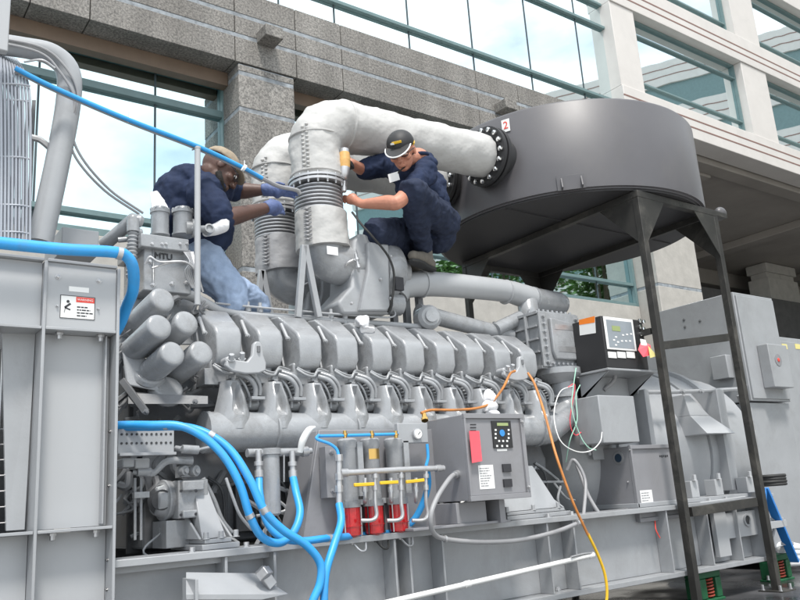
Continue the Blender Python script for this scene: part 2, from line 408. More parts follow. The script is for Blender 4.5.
for x0, x1 in bays[:-1]: m.box(x1, x1 + pw, YW + .03, YW + .5, zt2 + .002, zt3 - .002)
m.build('pier', WPANEL, b, bevel=.01)
for x0, x1 in bays: wwin(x0, x1, zs + .002, zh - .002); wwin(x0, x1, zt2 + .002, zt3 - .002)
# soffit, beams, undercroft
x_s = p2[1]
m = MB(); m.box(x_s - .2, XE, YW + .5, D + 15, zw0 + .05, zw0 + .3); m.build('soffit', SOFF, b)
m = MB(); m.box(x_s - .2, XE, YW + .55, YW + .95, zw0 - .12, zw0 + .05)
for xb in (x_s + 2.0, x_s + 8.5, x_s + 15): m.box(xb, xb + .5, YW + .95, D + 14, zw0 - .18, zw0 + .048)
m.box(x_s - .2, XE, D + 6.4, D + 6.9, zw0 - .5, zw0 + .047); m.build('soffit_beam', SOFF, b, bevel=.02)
m = MB(); m.box(x_s - .5, XE, D + 14.5, D + 15, 0, zw0 + .04); m.box(XE - .4, XE, D + 2, D + 14.4, 0, zw0 + .04); m.build('back_wall', GRIME_SHADE, b)  # near-black material puts the undercroft's deep shade into the wall colour
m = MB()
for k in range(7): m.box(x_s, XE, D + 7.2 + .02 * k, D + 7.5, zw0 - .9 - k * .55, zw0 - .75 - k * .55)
m.build('louvre', SHCONC, b)
for px in (776,):
    x0 = xx(762, 250, D + 5); x1 = xx(788, 250, D + 5); m = MB(); m.box(x0, x1, D + 5, D + 5.6, 0, zw0 + .04); p = m.build('column', CONC, b, bevel=.02)
    m = MB(); m.box(x0 - .08, x1 + .08, D + 4.92, D + 5.68, zw0 - .3, zw0 + .03); m.box(x0 - .08, x1 + .08, D + 4.92, D + 5.68, 0, zz(776, 279, D + 5)); m.box((x0 + x1) / 2 - .02, (x0 + x1) / 2 + .02, D + 4.985, D + 5, 0, zw0 - .31); m.build('column_cap', CONC, p, bevel=.02)
m = MB(); x0 = xx(700, 300, D + 4)
m.box(x0, XE, D + 4, D + 4.3, 0, zz(735, 292, D + 4)); m.build('parapet', BRICK, b)
m = MB()
for k in range(9):
    z_ = .3 + k * .3; m.box(x0, XE, D + 3.97, D + 3.999, z_, z_ + .02)
for k in range(60): m.box(x0 + k * .5, x0 + k * .5 + .02, D + 3.975, D + 3.998, .1, 2.6)
m.build('parapet_joint', SHCONC, b)

# ---- building across the street whose mirror image shows in the white wing's windows
ob = thing('opposite_office_block', 'white banded office block with teal glass seen mirrored in the wing windows', 'building', (60, -30, 0))
b2 = Matrix.Translation((66, -22, 0)) @ Matrix.Rotation(math.radians(62), 4, 'Z')
def ob_box(mb, x0, x1, y0, y1, z0, z1):
    v = [b2 @ Vector(q) for q in ((x0, y0, z0), (x1, y0, z0), (x1, y1, z0), (x0, y1, z0), (x0, y0, z1), (x1, y0, z1), (x1, y1, z1), (x0, y1, z1))]; mb.hexa(v)
for k in range(6):
    z0 = 12 + 4.2 * k
    m = MB(); ob_box(m, -30, 30, 0, 12, z0, z0 + 2.1); wq = m.build('wall', WPANEL, ob)
    m = MB(); ob_box(m, -30.02, 30.02, -.02, 12.02, z0 + .7, z0 + .78); ob_box(m, -30.02, 30.02, -.02, 12.02, z0 + 1.4, z0 + 1.48); m.build('joint_line', JOINT, wq)
    if k < 5:
        m = MB(); ob_box(m, -29.8, 29.8, .2, 11.8, z0 + 2.1, z0 + 4.2); m.build('window', TEAL, ob)
m = MB(); ob_box(m, -29, 29, 1, 11, 0, 12); m.build('base_wall', WPANEL, ob)

# ---- trees across the street, mirrored in the granite building's windows
def tree(x, y, h, r, seed, label):
    rnd = random.Random(seed)
    t = thing('broadleaf_tree', label, 'tree', (x, y, 0), 'trees across the street')
    m = MB(); top = Vector((x + rnd.uniform(-.4, .4), y, h * .8))
    m.tube([(x, y, 0), (x + .1, y, h * .3), top], [.32, .22, .06], 8)
    cl = []
    for k in range(40):
        a = rnd.uniform(0, 6.28); hh = h * rnd.uniform(.22, .95); rr = r * rnd.uniform(.25, 1) * (1 - .55 * abs(hh / h - .55) / .45)
        c = Vector((x + math.cos(a) * rr, y + math.sin(a) * rr, hh)); cl.append((c, r * rnd.uniform(.22, .4)))
        if k < 12: m.tube([Vector((x, y, h * .3 + k * h * .03)), c], [.08, .02], 5, smooth=False)
    m.build('trunk', BARK, t)
    m = MB()
    for c, cr in cl:
        for _ in range(330):
            d = Vector((rnd.gauss(0, 1), rnd.gauss(0, 1), rnd.gauss(0, 1))).normalized() * cr * rnd.random() ** .4
            p = c + d; a = Vector((rnd.uniform(-1, 1), rnd.uniform(-1, 1), rnd.uniform(-.4, .4))).normalized() * rnd.uniform(.11, .2); q = a.cross(Vector((rnd.uniform(-1, 1), rnd.uniform(-1, 1), 1)).normalized()) * .6
            m.face([p - a, p - q, p + a, p + q])
    m.build('crown', LEAF, t, smooth=False, fix=False)
for i, (x, y, h, r, lb) in enumerate(((20.5, -6, 12.2, 3.0, 'smallest leafy tree across the street, mirrored beneath the drum by the crouching worker'),
        (26, -7, 14.5, 3.9, 'leafy tree across the street, mirrored between the drum supports'), (31.5, -6, 15, 4.0, 'tall leafy tree across the street, mirrored left of the black control box'),
        (37.5, -7, 16, 4.3, 'tallest leafy tree across the street, mirrored above the black control box'), (44, -9, 14.5, 4.4, 'leafy tree across the street, mirrored beside the rack leg'))):
    tree(x, y, h, r, 50 + i, lb)
# ================================================================ GENERATOR SET
G = thing('generator_set', 'long grey diesel generator set with ten cylinder covers in a row on a steel skid', 'generator', (3, 4.2, 0))
YS = 3.35                                        # front edge of the skid flanges
zf1 = .645; zf0 = .615; zb0 = .2
# skid: an I-beam each side, ribs, cross beams
XS0, XS1 = 1.0, 5.62
m = MB()
for ya, yb, yw in ((YS, YS + .22, YS + .11), (5.1, 5.32, 5.21)):
    m.box(XS0, XS1, ya, yb, zf0, zf1); m.box(XS0, XS1, ya, yb, zb0, zb0 + .03); m.box(XS0, XS1, yw, yw + .012, zb0 + .031, zf0 - .001)
for x in (1.2, 2.2, 3.2, 4.2, 5.3): m.box(x, x + .15, YS + .24, 5.09, .3, .6)
m.box(XS1 + .002, XS1 + .02, YS + .01, 5.3, zb0, zf1)
skid = m.build('skid_beam', GREY, G, bevel=.003)
m = MB()
for px, py in ((225, 575), (274, 575), (395, 565), (410, 565), (443, 560), (549, 550), (575, 545), (668, 530), (708, 525), (737, 520)):
    x = P(px, py, YS + .01).x; m.box(x, x + .012, YS + .008, YS + .108, zb0 + .031, zf0 - .001)
m.build('rib', GREY, skid, bevel=.001)
m = MB()
for px, py in ((545, 590), (558, 590)): m.bolt(P(px, py, YS + .1), (0, -1, 0), .014)
for x in (1.35, 1.6, 2.2, 2.5, 3.5, 3.7, 5.1, 5.3): m.bolt((x, YS + .05, zf1), (0, 0, 1), .012, .02)
m.build('bolt', STEEL, skid)
m = MB()                                          # lifting plate with a round eye at the alternator end
c = P(744, 520, YS + .06)
m.box(P(720, 520, YS + .05).x, P(757, 520, YS + .05).x, YS + .04, YS + .055, P(740, 538, YS).z, P(740, 512, YS).z)
m.box(P(716, 545, YS + .05).x, P(728, 545, YS + .05).x, YS + .03, YS + .065, P(722, 558, YS).z, P(722, 512, YS).z); lp = m.build('lifting_plate', LIGHT, G, bevel=.002)
m = MB(); m.lathe((c.x, YS + .04, c.z), (0, -1, 0), [(0, .045), (.012, .045), (.012, .032), (.001, .032)], 24); m.build('lifting_eye', GREY, lp)
m = MB(); m.lathe((c.x, YS + .0385, c.z), (0, -1, 0), [(0, .031), (.002, .031)], 24); m.build('eye_hole', GRIME_SHADE, lp)

# ---- front bulkhead / radiator frame at the left
YF = 3.3
fx1 = P(118, 420, YF).x; fxa = P(38, 430, YF).x; fx0 = -.15
z_top = P(60, 262, YF).z; z_m = P(80, 331, YF).z; z_l = P(80, 531, YF).z
fl = .012; dpt = .13
m = MB()
for x in (fx1 - fl, fxa): m.box(x, x + fl, YF, YF + dpt, .12, z_top)
m.box(fx0, fx0 + fl, YF, YF + dpt, .12, z_top)
for z in (z_m, z_l, .12, z_top):
    m.box(fxa + fl + .001, fx1 - fl - .001, YF + .002, YF + dpt, z, z + fl); m.box(fx0 + fl + .001, fxa - .001, YF + .002, YF + dpt, z, z + fl)
m.box(fx1 - fl - .03, fx1 - fl - .022, YF + .05, YF + dpt, z_l + .02, z_m - .002)
fr = m.build('radiator_frame', GREY, G, bevel=.002)
m = MB(); m.box(fxa + .014, fx1 - .014, YF + .09, YF + .1, .14, z_l - .002); m.box(fxa + .014, fx1 - .014, YF + .09, YF + .1, z_l + .014, z_m - .002); m.box(fx0 + .014, fxa - .002, YF + .09, YF + .1, .14, z_l - .002)
m.box(fxa + .014, fx1 - .014, YF + .012, YF + .02, z_m + .014, z_top - .002); m.box(fx0 + .014, fxa - .002, YF + .03, YF + .04, z_m + .014, z_top - .002)
m.build('web_plate', LIGHT, fr)
m = MB()
for px, py in ((57, 341), (98, 341), (50, 540), (93, 538)):
    p = P(px, py, YF + .085); m.lathe(Vector((p.x, YF + .05, z_m - .001 if py < 400 else z_l - .001)), (0, 0, -1), [(0, .017), (.01, .017), (.01, .011), (.026, .011), (.028, .007)], 8)
for px, py in ((58, 277), (99, 281), (57, 306), (98, 309)):
    p = P(px, py, YF + .012); m.bolt((p.x, YF + .012, p.z), (0, -1, 0), .008 if py < 300 else .004, .01)
for px in (104, 115): 
    for py in (430, 485, 560, 590): p = P(115, py, YF); m.bolt((fx1 - fl, YF + .06, p.z), (-1, 0, 0), .005, .006)
m.build('bolt', STEEL, fr)
# warning sticker: pictogram and red block
x0, x1, z0, z1 = rect(60, 296, 95, 319, YF + .01)
m = MB(); m.box(x0, x1, YF + .0105, YF + .0115, z0, z1); st = m.build('warning_sticker', LABEL, fr, label='white warning sticker with a falling figure and a red block')
m = MB(); t = .0025; ya, yb = YF + .0095, YF + .0105
m.box(x0, x1, ya, yb, z1 - t, z1); m.box(x0, x1, ya, yb, z0, z0 + t); m.box(x0, x0 + t, ya, yb, z0 + t, z1 - t); m.box(x1 - t, x1, ya, yb, z0 + t, z1 - t)
hx = x0 + (x1 - x0) * .22; zc = (z0 + z1) / 2
m.lathe((hx, YF + .01, zc + .022), (0, -1, 0), [(0, .006), (.0008, .006)], 12); m.bar((hx - .012, YF + .01, zc - .004), (hx + .01, YF + .01, zc + .014), .001, .008); m.bar((hx - .012, YF + .01, zc - .004), (hx + .01, YF + .01, zc - .012), .001, .006); m.bar((hx - .01, YF + .01, zc - .005), (hx - .014, YF + .01, zc - .024), .001, .006)
label_lines(m, x0 + (x1 - x0) * .48, x1 - .008, z0 + .008, z1 - .04, YF + .0105, 4, 3)
m.build('sticker_print', INK, st)
m = MB(); m.box(x0 + (x1 - x0) * .45, x1 - .003, ya, yb, z1 - .026, z1 - .004); m.build('sticker_red_block', REDINK, st)
text_mesh('WARNING', .013, (x0 + (x1 - x0) * .71, YF + .0092, z1 - .015), (1, 0, 0), (0, 0, 1), 'sticker_heading', LABEL, st, .0004)
q = rect(69, 287, 89, 292, YF + .01); m = MB(); m.box(q[0], q[1], YF + .0105, YF + .0115, q[2], q[3]); m.build('sticker', LABEL, fr)
# dark sheet painted as the opening's shade, bundled rods before it
m = MB(); m.box(fx0 + .02, fxa - .01, YF + .45, YF + .5, z_l, z_m); m.build('fan_opening_shade', GRIME_SHADE, fr)
m = MB()
for k in range(7):
    x = fxa - .46 + k * .05; m.tube([(x + .05, YF + .16, z_m), (x + .05, YF + .17, (z_l + z_m) / 2), (x, YF + .18, z_l + .02)], .006, 6)
for k in range(7): z = z_l + .05 + k * .06; m.tube([(fx0 + .2, YF + .2, z), (fxa - .03, YF + .2, z)], .003, 6, smooth=False)
m.build('guard_rod', STEEL, fr)
m = MB(); m.hexa([(fxa - .07, YF + .13, z_l + .02), (fxa - .01, YF + .11, z_l + .02), (fxa - .01, YF + .13, z_l + .02), (fxa - .07, YF + .15, z_l + .02), (fxa - .12, YF + .13, z_m), (fxa - .002, YF + .11, z_m), (fxa - .002, YF + .13, z_m), (fxa - .12, YF + .15, z_m)]); m.build('brace_plate', GREY, fr)
# radiator core box behind the frame
m = MB(); m.box(fx0 - .2, fx1 - .1, YF + .55, 5.3, .2, z_top - .02); m.build('radiator_core', DARKG, G, bevel=.01)
# fan guard cage above
fg = MB(); yy = 3.62
for k in range(9):
    px = 1 + k * 3.6; pts = [P(px * .55, 53 + k * .8, yy + .25), P(px * .85, 62 + k * 1.6, yy + .06), P(px, 85 + k * 2, yy), P(px + .6, 160, yy), P(px, 241, yy)]; fg.tube(pts, .0062, 6)
    pts = [p + Vector((-.02, .12, .0)) for p in pts]; fg.tube(pts, .0062, 6)
for py in (84, 100, 157, 205, 232): fg.tube([P(-30, py - 1, yy + .02), P(15, py, yy - .004), P(30, py + 2, yy)], .0045, 6)
fg.build('fan_guard', FANW, G)
m = MB()
for k in range(5): m.hexa([P(2 + k * 6, 240, yy + .2), P(6 + k * 6, 240, yy + .2), P(6 + k * 6, 240, yy + .22), P(2 + k * 6, 240, yy + .22), P(8 + k * 6, 100, yy + .3), P(12 + k * 6, 100, yy + .3), P(12 + k * 6, 100, yy + .32), P(8 + k * 6, 100, yy + .32)])
m.build('fan_blade', DARKG, G)
m = MB(); m.tube([P(-25, 41, 3.75), P(25, 48, 3.75), P(52, 55, 3.75), P(68, 72, 3.75), P(68, 105, 3.75), P(57, 165, 3.75), P(40, 243, 3.75)], [.05, .05, .055, .058, .058, .056, .056], 20); v = m.build('crankcase_vent_pipe', GREY, G)
m = MB(); m.tube([P(-20, 35, 3.7), P(40, 47, 3.69), P(66, 68, 3.68), P(78, 95, 3.69), P(72, 130, 3.72), P(82, 158, 3.74), P(110, 190, 3.8), P(143, 213, 3.85)], .0065, 8); m.tube([P(-20, 39, 3.7), P(38, 52, 3.69), P(60, 72, 3.68), P(75, 100, 3.69), P(69, 130, 3.72), P(76, 158, 3.74), P(104, 190, 3.8), P(139, 214, 3.85)], .0065, 8); m.build('cable', CONDUIT, G)
m = MB(); m.tube([P(24, 62, 3.7), P(42, 60, 3.66), P(55, 68, 3.66)], .005, 6); m.tube([P(30, 137, 3.8), P(40, 140, 3.8), P(50, 148, 3.8)], .016, 8); m.build('pipe_clip', STEEL, G)
m = MB(); x0, x1, z0, z1 = rect(59, 232, 96, 256, 3.95); m.box(x0, x1, 3.9, 4.25, z0, z1); m.build('header_tank', GREY, G, bevel=.004)
m = MB(); p = P(3, 50, 3.4); m.box(p.x - .2, p.x + .02, 3.4, 3.44, p.z, p.z + .5); m.build('lifting_post', LIGHT, G, bevel=.004)

# ---- engine block
ex0, ex1 = 1.28, 3.95
m = MB(); pr = [(3.83, .66), (3.80, 1.0), (3.98, 1.42), (4.2, 1.62), (4.75, 1.62), (4.95, 1.42), (5.13, 1.0), (5.1, .66)]
m.prism([(ex0, y, z) for y, z in pr], (ex1 - ex0, 0, 0)); m.build('engine_block', DARKG, G, bevel=.01)
m = MB()
for k in range(14):                               # crankcase doors behind the boxes
    x = 1.55 + k * .17; m.box(x, x + .13, 3.765, 3.799, .7, .93); m.tube([(x + .02, 3.75, .97), (x + .08, 3.72, .9), (x + .1, 3.74, .72)], .008, 6)
m.build('crankcase_door', GRIME_SHADE, G, bevel=.004)
m = MB()
rr = random.Random(3)
for k in range(46):
    x = rr.uniform(1.2, 4.0); z = rr.uniform(.72, 1.0); y = rr.uniform(3.66, 3.75)
    m.tube([(x, y, z), (x + rr.uniform(-.1, .2), y - .02, z - rr.uniform(.05, .1)), (x + rr.uniform(-.1, .3), y, z - rr.uniform(.1, .2))], rr.choice([.005, .008, .012]), 6)
m.build('fuel_line', CAST, G)

# ---- ten cylinders of the near bank
SP = .2322; Y0 = 3.65
xr0 = P(241, 324, Y0).x
c_fb, c_ft = P(281, 366, Y0).z, P(281, 331, Y0).z
bk = P(267, 315.5, x=xr0 + SP)
def cover_mesh():
    m = MB(); w = .178
    prof = [(Y0 + .01, c_fb + .0), (Y0 - .012, c_fb + .05), (Y0 - .01, c_ft - .035), (Y0 + .012, c_ft + .002), (bk.y, bk.z), (bk.y + .09, bk.z + .01), (bk.y + .16, bk.z - .06), (Y0 + .13, c_fb - .03)]
    m.prism([(0, y, z) for y, z in prof], (w, 0, 0))
    for v in m.bm.verts:
        if v.co.y < Y0 + .03: v.co.x += .034 if v.co.x < w / 2 else -.006
        if v.co.z < c_fb + .02: v.co.x += .006 if v.co.x < w / 2 else -.012
    return m
m = cover_mesh(); m.box(.02, .13, Y0 + .04, Y0 + .12, c_fb - .03, c_fb + .03)
bmesh.ops.translate(m.bm, verts=m.bm.verts, vec=(xr0 - .172, 0, 0))
cov0 = m.build('cylinder_cover', CAST, G, bevel=.012); cov0.modifiers['bevel'].segments = 4
# groove and clamp bolt on the -X side
m = MB(); xl = xr0 - .166
m.tube([(xl - .002, Y0 + .13, c_ft + .07), (xl - .006, Y0 + .06, c_ft - .02)], .01, 8, smooth=False); m.bolt((xl - .004, Y0 + .055, c_ft - .025), (-.5, -.8, 0), .009, .02); m.tube([(xl - .004, Y0 + .17, c_ft + .03), (xl - .004, Y0 + .11, c_fb + .02)], .006, 8, smooth=False)
clamp0 = m.build('cover_clamp', LIGHT, G)
def patch(cx):                                    # water-jacket lobe with a deep slot
    m = MB(); nu, nv = 26, 22; zt_, zb_ = P(265, 381, 3.6).z, P(265, 429, 3.6).z
    gr_ = []
    for j in range(nv + 1):
        v = j / nv; row = []; hw = .05 + .05 * min(1, v * 1.25) ** 1.3 ; z = zt_ + (zb_ - zt_) * v
        for i in range(nu + 1):
            u = -1 + 2 * i / nu; y = 3.665 - .015 * v - .1 * max(0, 1 - u * u) ** .5 * (.62 + .38 * min(1, v * 3))
            s_ = max(0, math.sin(math.pi * min(1, max(0, (v - .06) / .66)))) ** .6; ww = .24 * (1 + .3 * (1 - v))
            if abs(u) < ww * 1.6: y += .06 * s_ * math.exp(-(u / ww) ** 4)
            row.append(m.bm.verts.new((cx + u * hw, y, z)))
        gr_.append(row)
    for j in range(nv):
        for i in range(nu): m.bm.faces.new([gr_[j][i], gr_[j][i + 1], gr_[j + 1][i + 1], gr_[j + 1][i]])
    top = [m.bm.verts.new(v.co + Vector((0, .1, 0))) for v in gr_[0]]
    for i in range(nu): m.bm.faces.new([gr_[0][i], gr_[0][i + 1], top[i + 1], top[i]])
    m.bolt((cx, 3.62, zt_ - .004), (0, -.5, 1), .012, .016)
    return m
lobe0 = patch(xr0 - .062).build('water_jacket', CAST, G)
m = MB(); X_ = xr0                                # rocker base, injector lines and clips between this lobe and the next
zc1 = c_fb
m.box(X_ - .18, X_ + .03, 3.69, 3.8, zc1 - .1, zc1 - .02); m.box(X_ - .0, X_ + .09, 3.70, 3.82, zc1 - .24, zc1 - .1); m.tube([(X_ + .02, 3.69, zc1 - .2), (X_ + .1, 3.69, zc1 - .2)], .03, 12, smooth=False)
m.tube([(X_ - .15, 3.66, zc1 - .01), (X_ - .11, 3.63, zc1 - .045), (X_ - .06, 3.635, zc1 - .05), (X_ - .03, 3.645, zc1 - .02), (X_ + .04, 3.66, zc1 - .03)], .008, 8)
m.tube([(X_ - .14, 3.67, zc1 + .0), (X_ - .1, 3.64, zc1 - .03), (X_ - .05, 3.645, zc1 - .035), (X_ - .02, 3.65, zc1 - .006), (X_ + .05, 3.67, zc1 - .016)], .006, 8)
m.box(X_ - .07, X_ - .02, 3.64, 3.7, zc1 - .075, zc1 - .055)
rock0 = m.build('rocker_base', CAST, G, bevel=.004)
m = MB()
m.tube([(X_ - .04, 3.63, zc1 - .05), (X_ + .01, 3.6, zc1 - .075), (X_ + .045, 3.6, zc1 - .12), (X_ + .05, 3.61, zc1 - .17)], .013, 10)
m.tube([(X_ - .01, 3.65, zc1 - .03), (X_ + .04, 3.61, zc1 - .06), (X_ + .075, 3.61, zc1 - .11), (X_ + .078, 3.62, zc1 - .16)], .011, 10)
m.tube([(X_ - .02, 3.64, zc1 - .07), (X_ + .0, 3.62, zc1 - .11), (X_ + .03, 3.63, zc1 - .17), (X_ + .03, 3.63, zc1 - .22)], .007, 8)
m.box(X_ + .018, X_ + .09, 3.58, 3.66, zc1 - .185, zc1 - .17)
for k in range(7): m.lathe((X_ + .05 + .004 * k, 3.67, zc1 - .04 - .018 * k), (0.2, 0, -1), [(0, .024), (.006, .03), (.012, .024)], 10)
inj0 = m.build('injector_pipe', CAST, G, bevel=.002)
for i in range(1, 10):
    for o in (cov0, lobe0, rock0, inj0, clamp0):
        c_ = o.copy(); C.objects.link(c_); c_.parent = G; c_.location = (SP * i, 0, 0)
# air manifold (log pipe) under the lobes
zl = P(240, 431, 3.6).z; m = MB(); xa, xb = P(212, 432, 3.6).x, P(540, 432, 3.62).x + .05
m.tube([(xa, 3.65, zl), (xb, 3.65, zl)], .098, 36, smooth=False)
for i in range(10):
    x = xr0 - .062 + SP * i; m.tube([(x - .0, 3.66, zl + .2), (x, 3.655, zl + .1), (x, 3.65, zl)], [.03, .05, .096], 20)
for i in range(1, 10, 2):
    x = xr0 + SP * i - SP * .38 ; m.lathe((x, 3.645, zl), (1, 0, 0), [(0, .095), (.001, .106), (.012, .106), (.013, .095)], 36)
m.lathe((xa - .03, 3.645, zl), (1, 0, 0), [(0, .07), (.005, .1), (.03, .1), (.032, .085)], 28)
m.build('air_manifold', CAST, G)
m = MB(); e = [(xb - .02, 3.645, zl), (xb + .08, 3.66, zl + .01), P(566, 412, 3.72), P(563, 385, 3.75), P(560, 372, 3.78)]
m.tube(e, [.096, .092, .085, .078, .08], 24); m.lathe(P(563, 398, 3.74), (0, 0, 1), [(0, .075), (.002, .09), (.016, .09), (.018, .07)], 24); m.lathe(P(560, 384, 3.76), (0, 0, 1), [(0, .075), (.06, .15), (.1, .15)], 24); m.build('air_elbow', CAST, G)
# rails above the covers
m = MB(); m.tube([P(165, 296, 3.85), P(185, 294, 3.85), P(205, 303, 3.88), P(222, 311, 3.9), P(250, 315, 3.92), P(300, 318, 3.93), P(420, 327, 3.93)], [.028, .028, .026, .022, .02, .02, .02], 12); m.build('coolant_rail', LIGHT, G)
m = MB(); m.tube([P(215, 303, 3.9), P(245, 306, 3.9), P(300, 311, 3.9), P(350, 315, 3.9), P(392, 317, 3.9), P(393, 306, 3.95), P(390, 285, 4.0)], .006, 8)
for px, py in ((248, 308), (260, 309), (297, 312), (331, 315), (345, 316)): p = P(px, py, 3.92); m.lathe(p - Vector((0, 0, .05)), (0, 0, 1), [(0, .012), (.03, .012), (.03, .017), (.06, .017), (.065, .01), (.085, .01)], 10)
m.build('vent_rail', LIGHT, G)
# lifting eyes on the bank
def lift_eye(px, py, s=1.):
    c = P(px, py, 3.55); m = MB()
    o = [(-.155, -.03), (-.145, .0), (-.12, .003), (-.04, -.004), (-.012, .03), (-.005, .085), (.008, .1), (.03, .1), (.043, .08), (.048, .03), (.062, -.005), (.06, -.045), (.02, -.06), (-.05, -.065), (-.12, -.055)]
    m.prism([c + Vector((a * s, 0, b_ * s)) for a, b_ in o], (0, .03, 0)); m.tube([c + Vector((-.13 * s, .01, -.0)), c + Vector((-.13 * s, .08, .0))], .02, 10, smooth=False)
    e = m.build('lifting_eye', LIGHT, G, bevel=.006)
    m = MB(); m.tube([c + Vector((.02 * s, -.002, .045 * s)), c + Vector((.02 * s, -.002, .075 * s))], .009, 10, smooth=False); m.build('eye_hole', DARKG, e)
    m = MB(); m.bolt(c + Vector((-.125 * s, 0, .0)), (-.2, -.6, .8), .014, .03); m.bolt(c + Vector((-.06 * s, .02, .01)), (-.2, -.6, .8), .013, .035); m.build('bolt', LIGHT, e)
lift_eye(255, 361); lift_eye(521, 371, .95)

# ---- timing-gear end: thermostat housings, breather, canisters
TH = MB(); x0, x1, z0, z1 = rect(144, 247, 191, 292, 3.78); TH.box(x0, x1, 3.78, 4.1, z0, z1)
x0b, x1b, z0b, z1b = rect(141, 236, 189, 249, 3.74); TH.box(x0b, x1b, 3.74, 4.12, z0b, z1b)
for dx in (.04, .25): TH.box(x0 + dx, x0 + dx + .01, 3.77, 3.78, z0 + .02, z1 - .02)
t = TH.build('thermostat_housing', CAST, G, bevel=.008)
m = MB()
for px in (152, 162, 166, 180, 187):
    p = P(px, 244, 3.74); m.bolt((p.x, 3.74, p.z), (0, -1, 0), .006, .01)
for px, py in ((153, 285), (172, 284), (185, 262), (150, 262), (186, 283)): p = P(px, py, 3.78); m.bolt((p.x, 3.78, p.z), (0, -1, 0), .009, .012)
m.build('bolt', STEEL, t)
m = MB(); p = P(163, 257, 3.78)
text_mesh('MTU', .045, (p.x, 3.772, p.z + .0), (1, 0, 0), (0, 0, 1), 'raised_lettering', GRIME_SHADE, t, .004)
m = MB()
for px, py, r in ((160, 236, .045), (183, 236, .052)):
    p = P(px, py, 3.86); h = .15; m.lathe(p, (0, 0, 1), [(0, r * 1.1), (.01, r * 1.1), (.011, r), (h - .03, r), (h - .029, r * 1.14), (h - .012, r * 1.14), (h - .011, r * .95), (h + .004, r * .85)], 22)
    for k in range(8): a = k * .785; m.bolt(p + Vector((math.cos(a) * r * 1.02, math.sin(a) * r * 1.02, h - .012)), (0, 0, 1), .006, .01)
m.lathe(P(186, 228, 3.8), (1, -.25, 0), [(0, .035), (.03, .035), (.031, .05), (.04, .05), (.041, .028), (.07, .026)], 18)
m.tube([P(192, 229, 3.78), P(208, 229, 3.7)], .019, 12, smooth=False); m.lathe(P(209, 229, 3.7), (-.1, -1, .1), [(-.03, .026), (.012, .026), (.014, .018), (.004, .016)], 16)
m.lathe(P(141, 222, 3.82), (-1, -.2, .1), [(0, .03), (.02, .036), (.04, .024)], 16)
m.lathe(P(141, 233, 3.82), (-1, -.2, 0), [(0, .02), (.02, .024), (.04, .014)], 16)
m.build('thermostat_tower', CAST, t)
m = MB(); m.tube([P(104, 245, 4.0), P(118, 233, 3.92), P(133, 220, 3.84)], .034, 16, smooth=False); m.tube([P(118, 240, 3.86), P(142, 238, 3.83)], .014, 10, smooth=False); m.tube([P(133, 219, 3.8), P(133, 232, 3.8)], .031, 16, smooth=False); m.ell(P(133, 220, 3.82), .034)
m.build('breather_pipe', CAST, G)
m = MB(); a, b_ = P(133, 232, 3.8), P(131, 278, 3.8); n = 24
m.tube([a.lerp(b_, k / n) for k in range(n + 1)], [.028 if k % 2 else .021 for k in range(n + 1)], 14, smooth=False); m.build('corrugated_hose', CAST, G)
m = MB(); m.tube([P(192, 150, 3.68), P(197, 148, 3.68)], .004, 6, smooth=False); m.tube([P(197.5, 147, 3.66), P(197.5, 305, 3.66)], .0155, 12, smooth=False); m.lathe(P(197.5, 149, 3.66), (0, 0, 1), [(0, .017), (.01, .017), (.013, .009), (.02, .009)], 12); m.build('vent_standpipe', LIGHT, G)
m = MB(); m.tube([P(145, 264, 3.74), P(150, 257, 3.72), P(160, 262, 3.71), P(185, 262, 3.7), P(196, 272, 3.7), P(203, 292, 3.72)], .006, 8); m.tube([P(152, 268, 3.72), P(165, 264, 3.72), P(178, 262, 3.72)], .005, 8)
for k in range(7): m.tube([P(184 + k * 1.5, 252, 3.74), P(190 + k, 262 + k, 3.7), P(185 + 2 * k, 272, 3.72), P(192 + k, 288, 3.74)], .004, 6)
m.build('wiring_harness', STEEL, G)
# filter canisters
dr = Vector((-.13, .94, -.24)).normalized()
for i, (px, py) in enumerate(((163, 299), (187, 322), (160, 326), (202, 352), (173, 353))):
    r = .062; c = P(px, py, 3.52 if i in (2, 4) else 3.57); m = MB()
    m.lathe(c, dr, [(-.006, r * .2), (-.005, r * .6), (-.002, r * .84), (.003, r * .94), (.011, r), (.30, r), (.301, r * 1.05), (.33, r * 1.05)], 30)
    cn = m.build('oil_filter', CAST if i else CAST, G)
m = MB(); c = P(150, 380, 3.8); m.hexa([P(118, 345, 3.86), P(200, 345, 3.86), P(200, 345, 4.0), P(118, 345, 4.0), P(120, 300, 3.95), P(195, 290, 3.95), P(195, 290, 4.1), P(120, 300, 4.1)])
m.hexa([P(126, 385, 3.72), P(160, 392, 3.68), P(160, 392, 3.9), P(126, 385, 3.9), P(122, 350, 3.76), P(150, 360, 3.72), P(150, 360, 3.9), P(122, 350, 3.9)])
m.lathe(P(168, 386, 3.7), (0, .8, -.6), [(0, .07), (.03, .085), (.06, .085)], 20); m.lathe(P(150, 372, 3.72), (0, .8, -.6), [(0, .07), (.03, .085)], 20)
m.build('filter_head', CAST, G, bevel=.008)
m = MB(); m.hexa([P(128, 404, 3.66), P(208, 404, 3.55), P(208, 404, 3.7), P(128, 404, 3.8), P(128, 393, 3.68), P(208, 396, 3.57), P(208, 396, 3.7), P(128, 390, 3.8)]); m.bar(P(122, 380, 3.7), P(146, 412, 3.62), .02, .03); m.bolt(P(146, 412, 3.6), (0, -1, 0), .01, .015); m.bolt(P(195, 402, 3.54), (0, -1, 0), .01, .015); m.build('filter_bracket', DARKG, G, bevel=.003)
m = MB(); rr = random.Random(5)
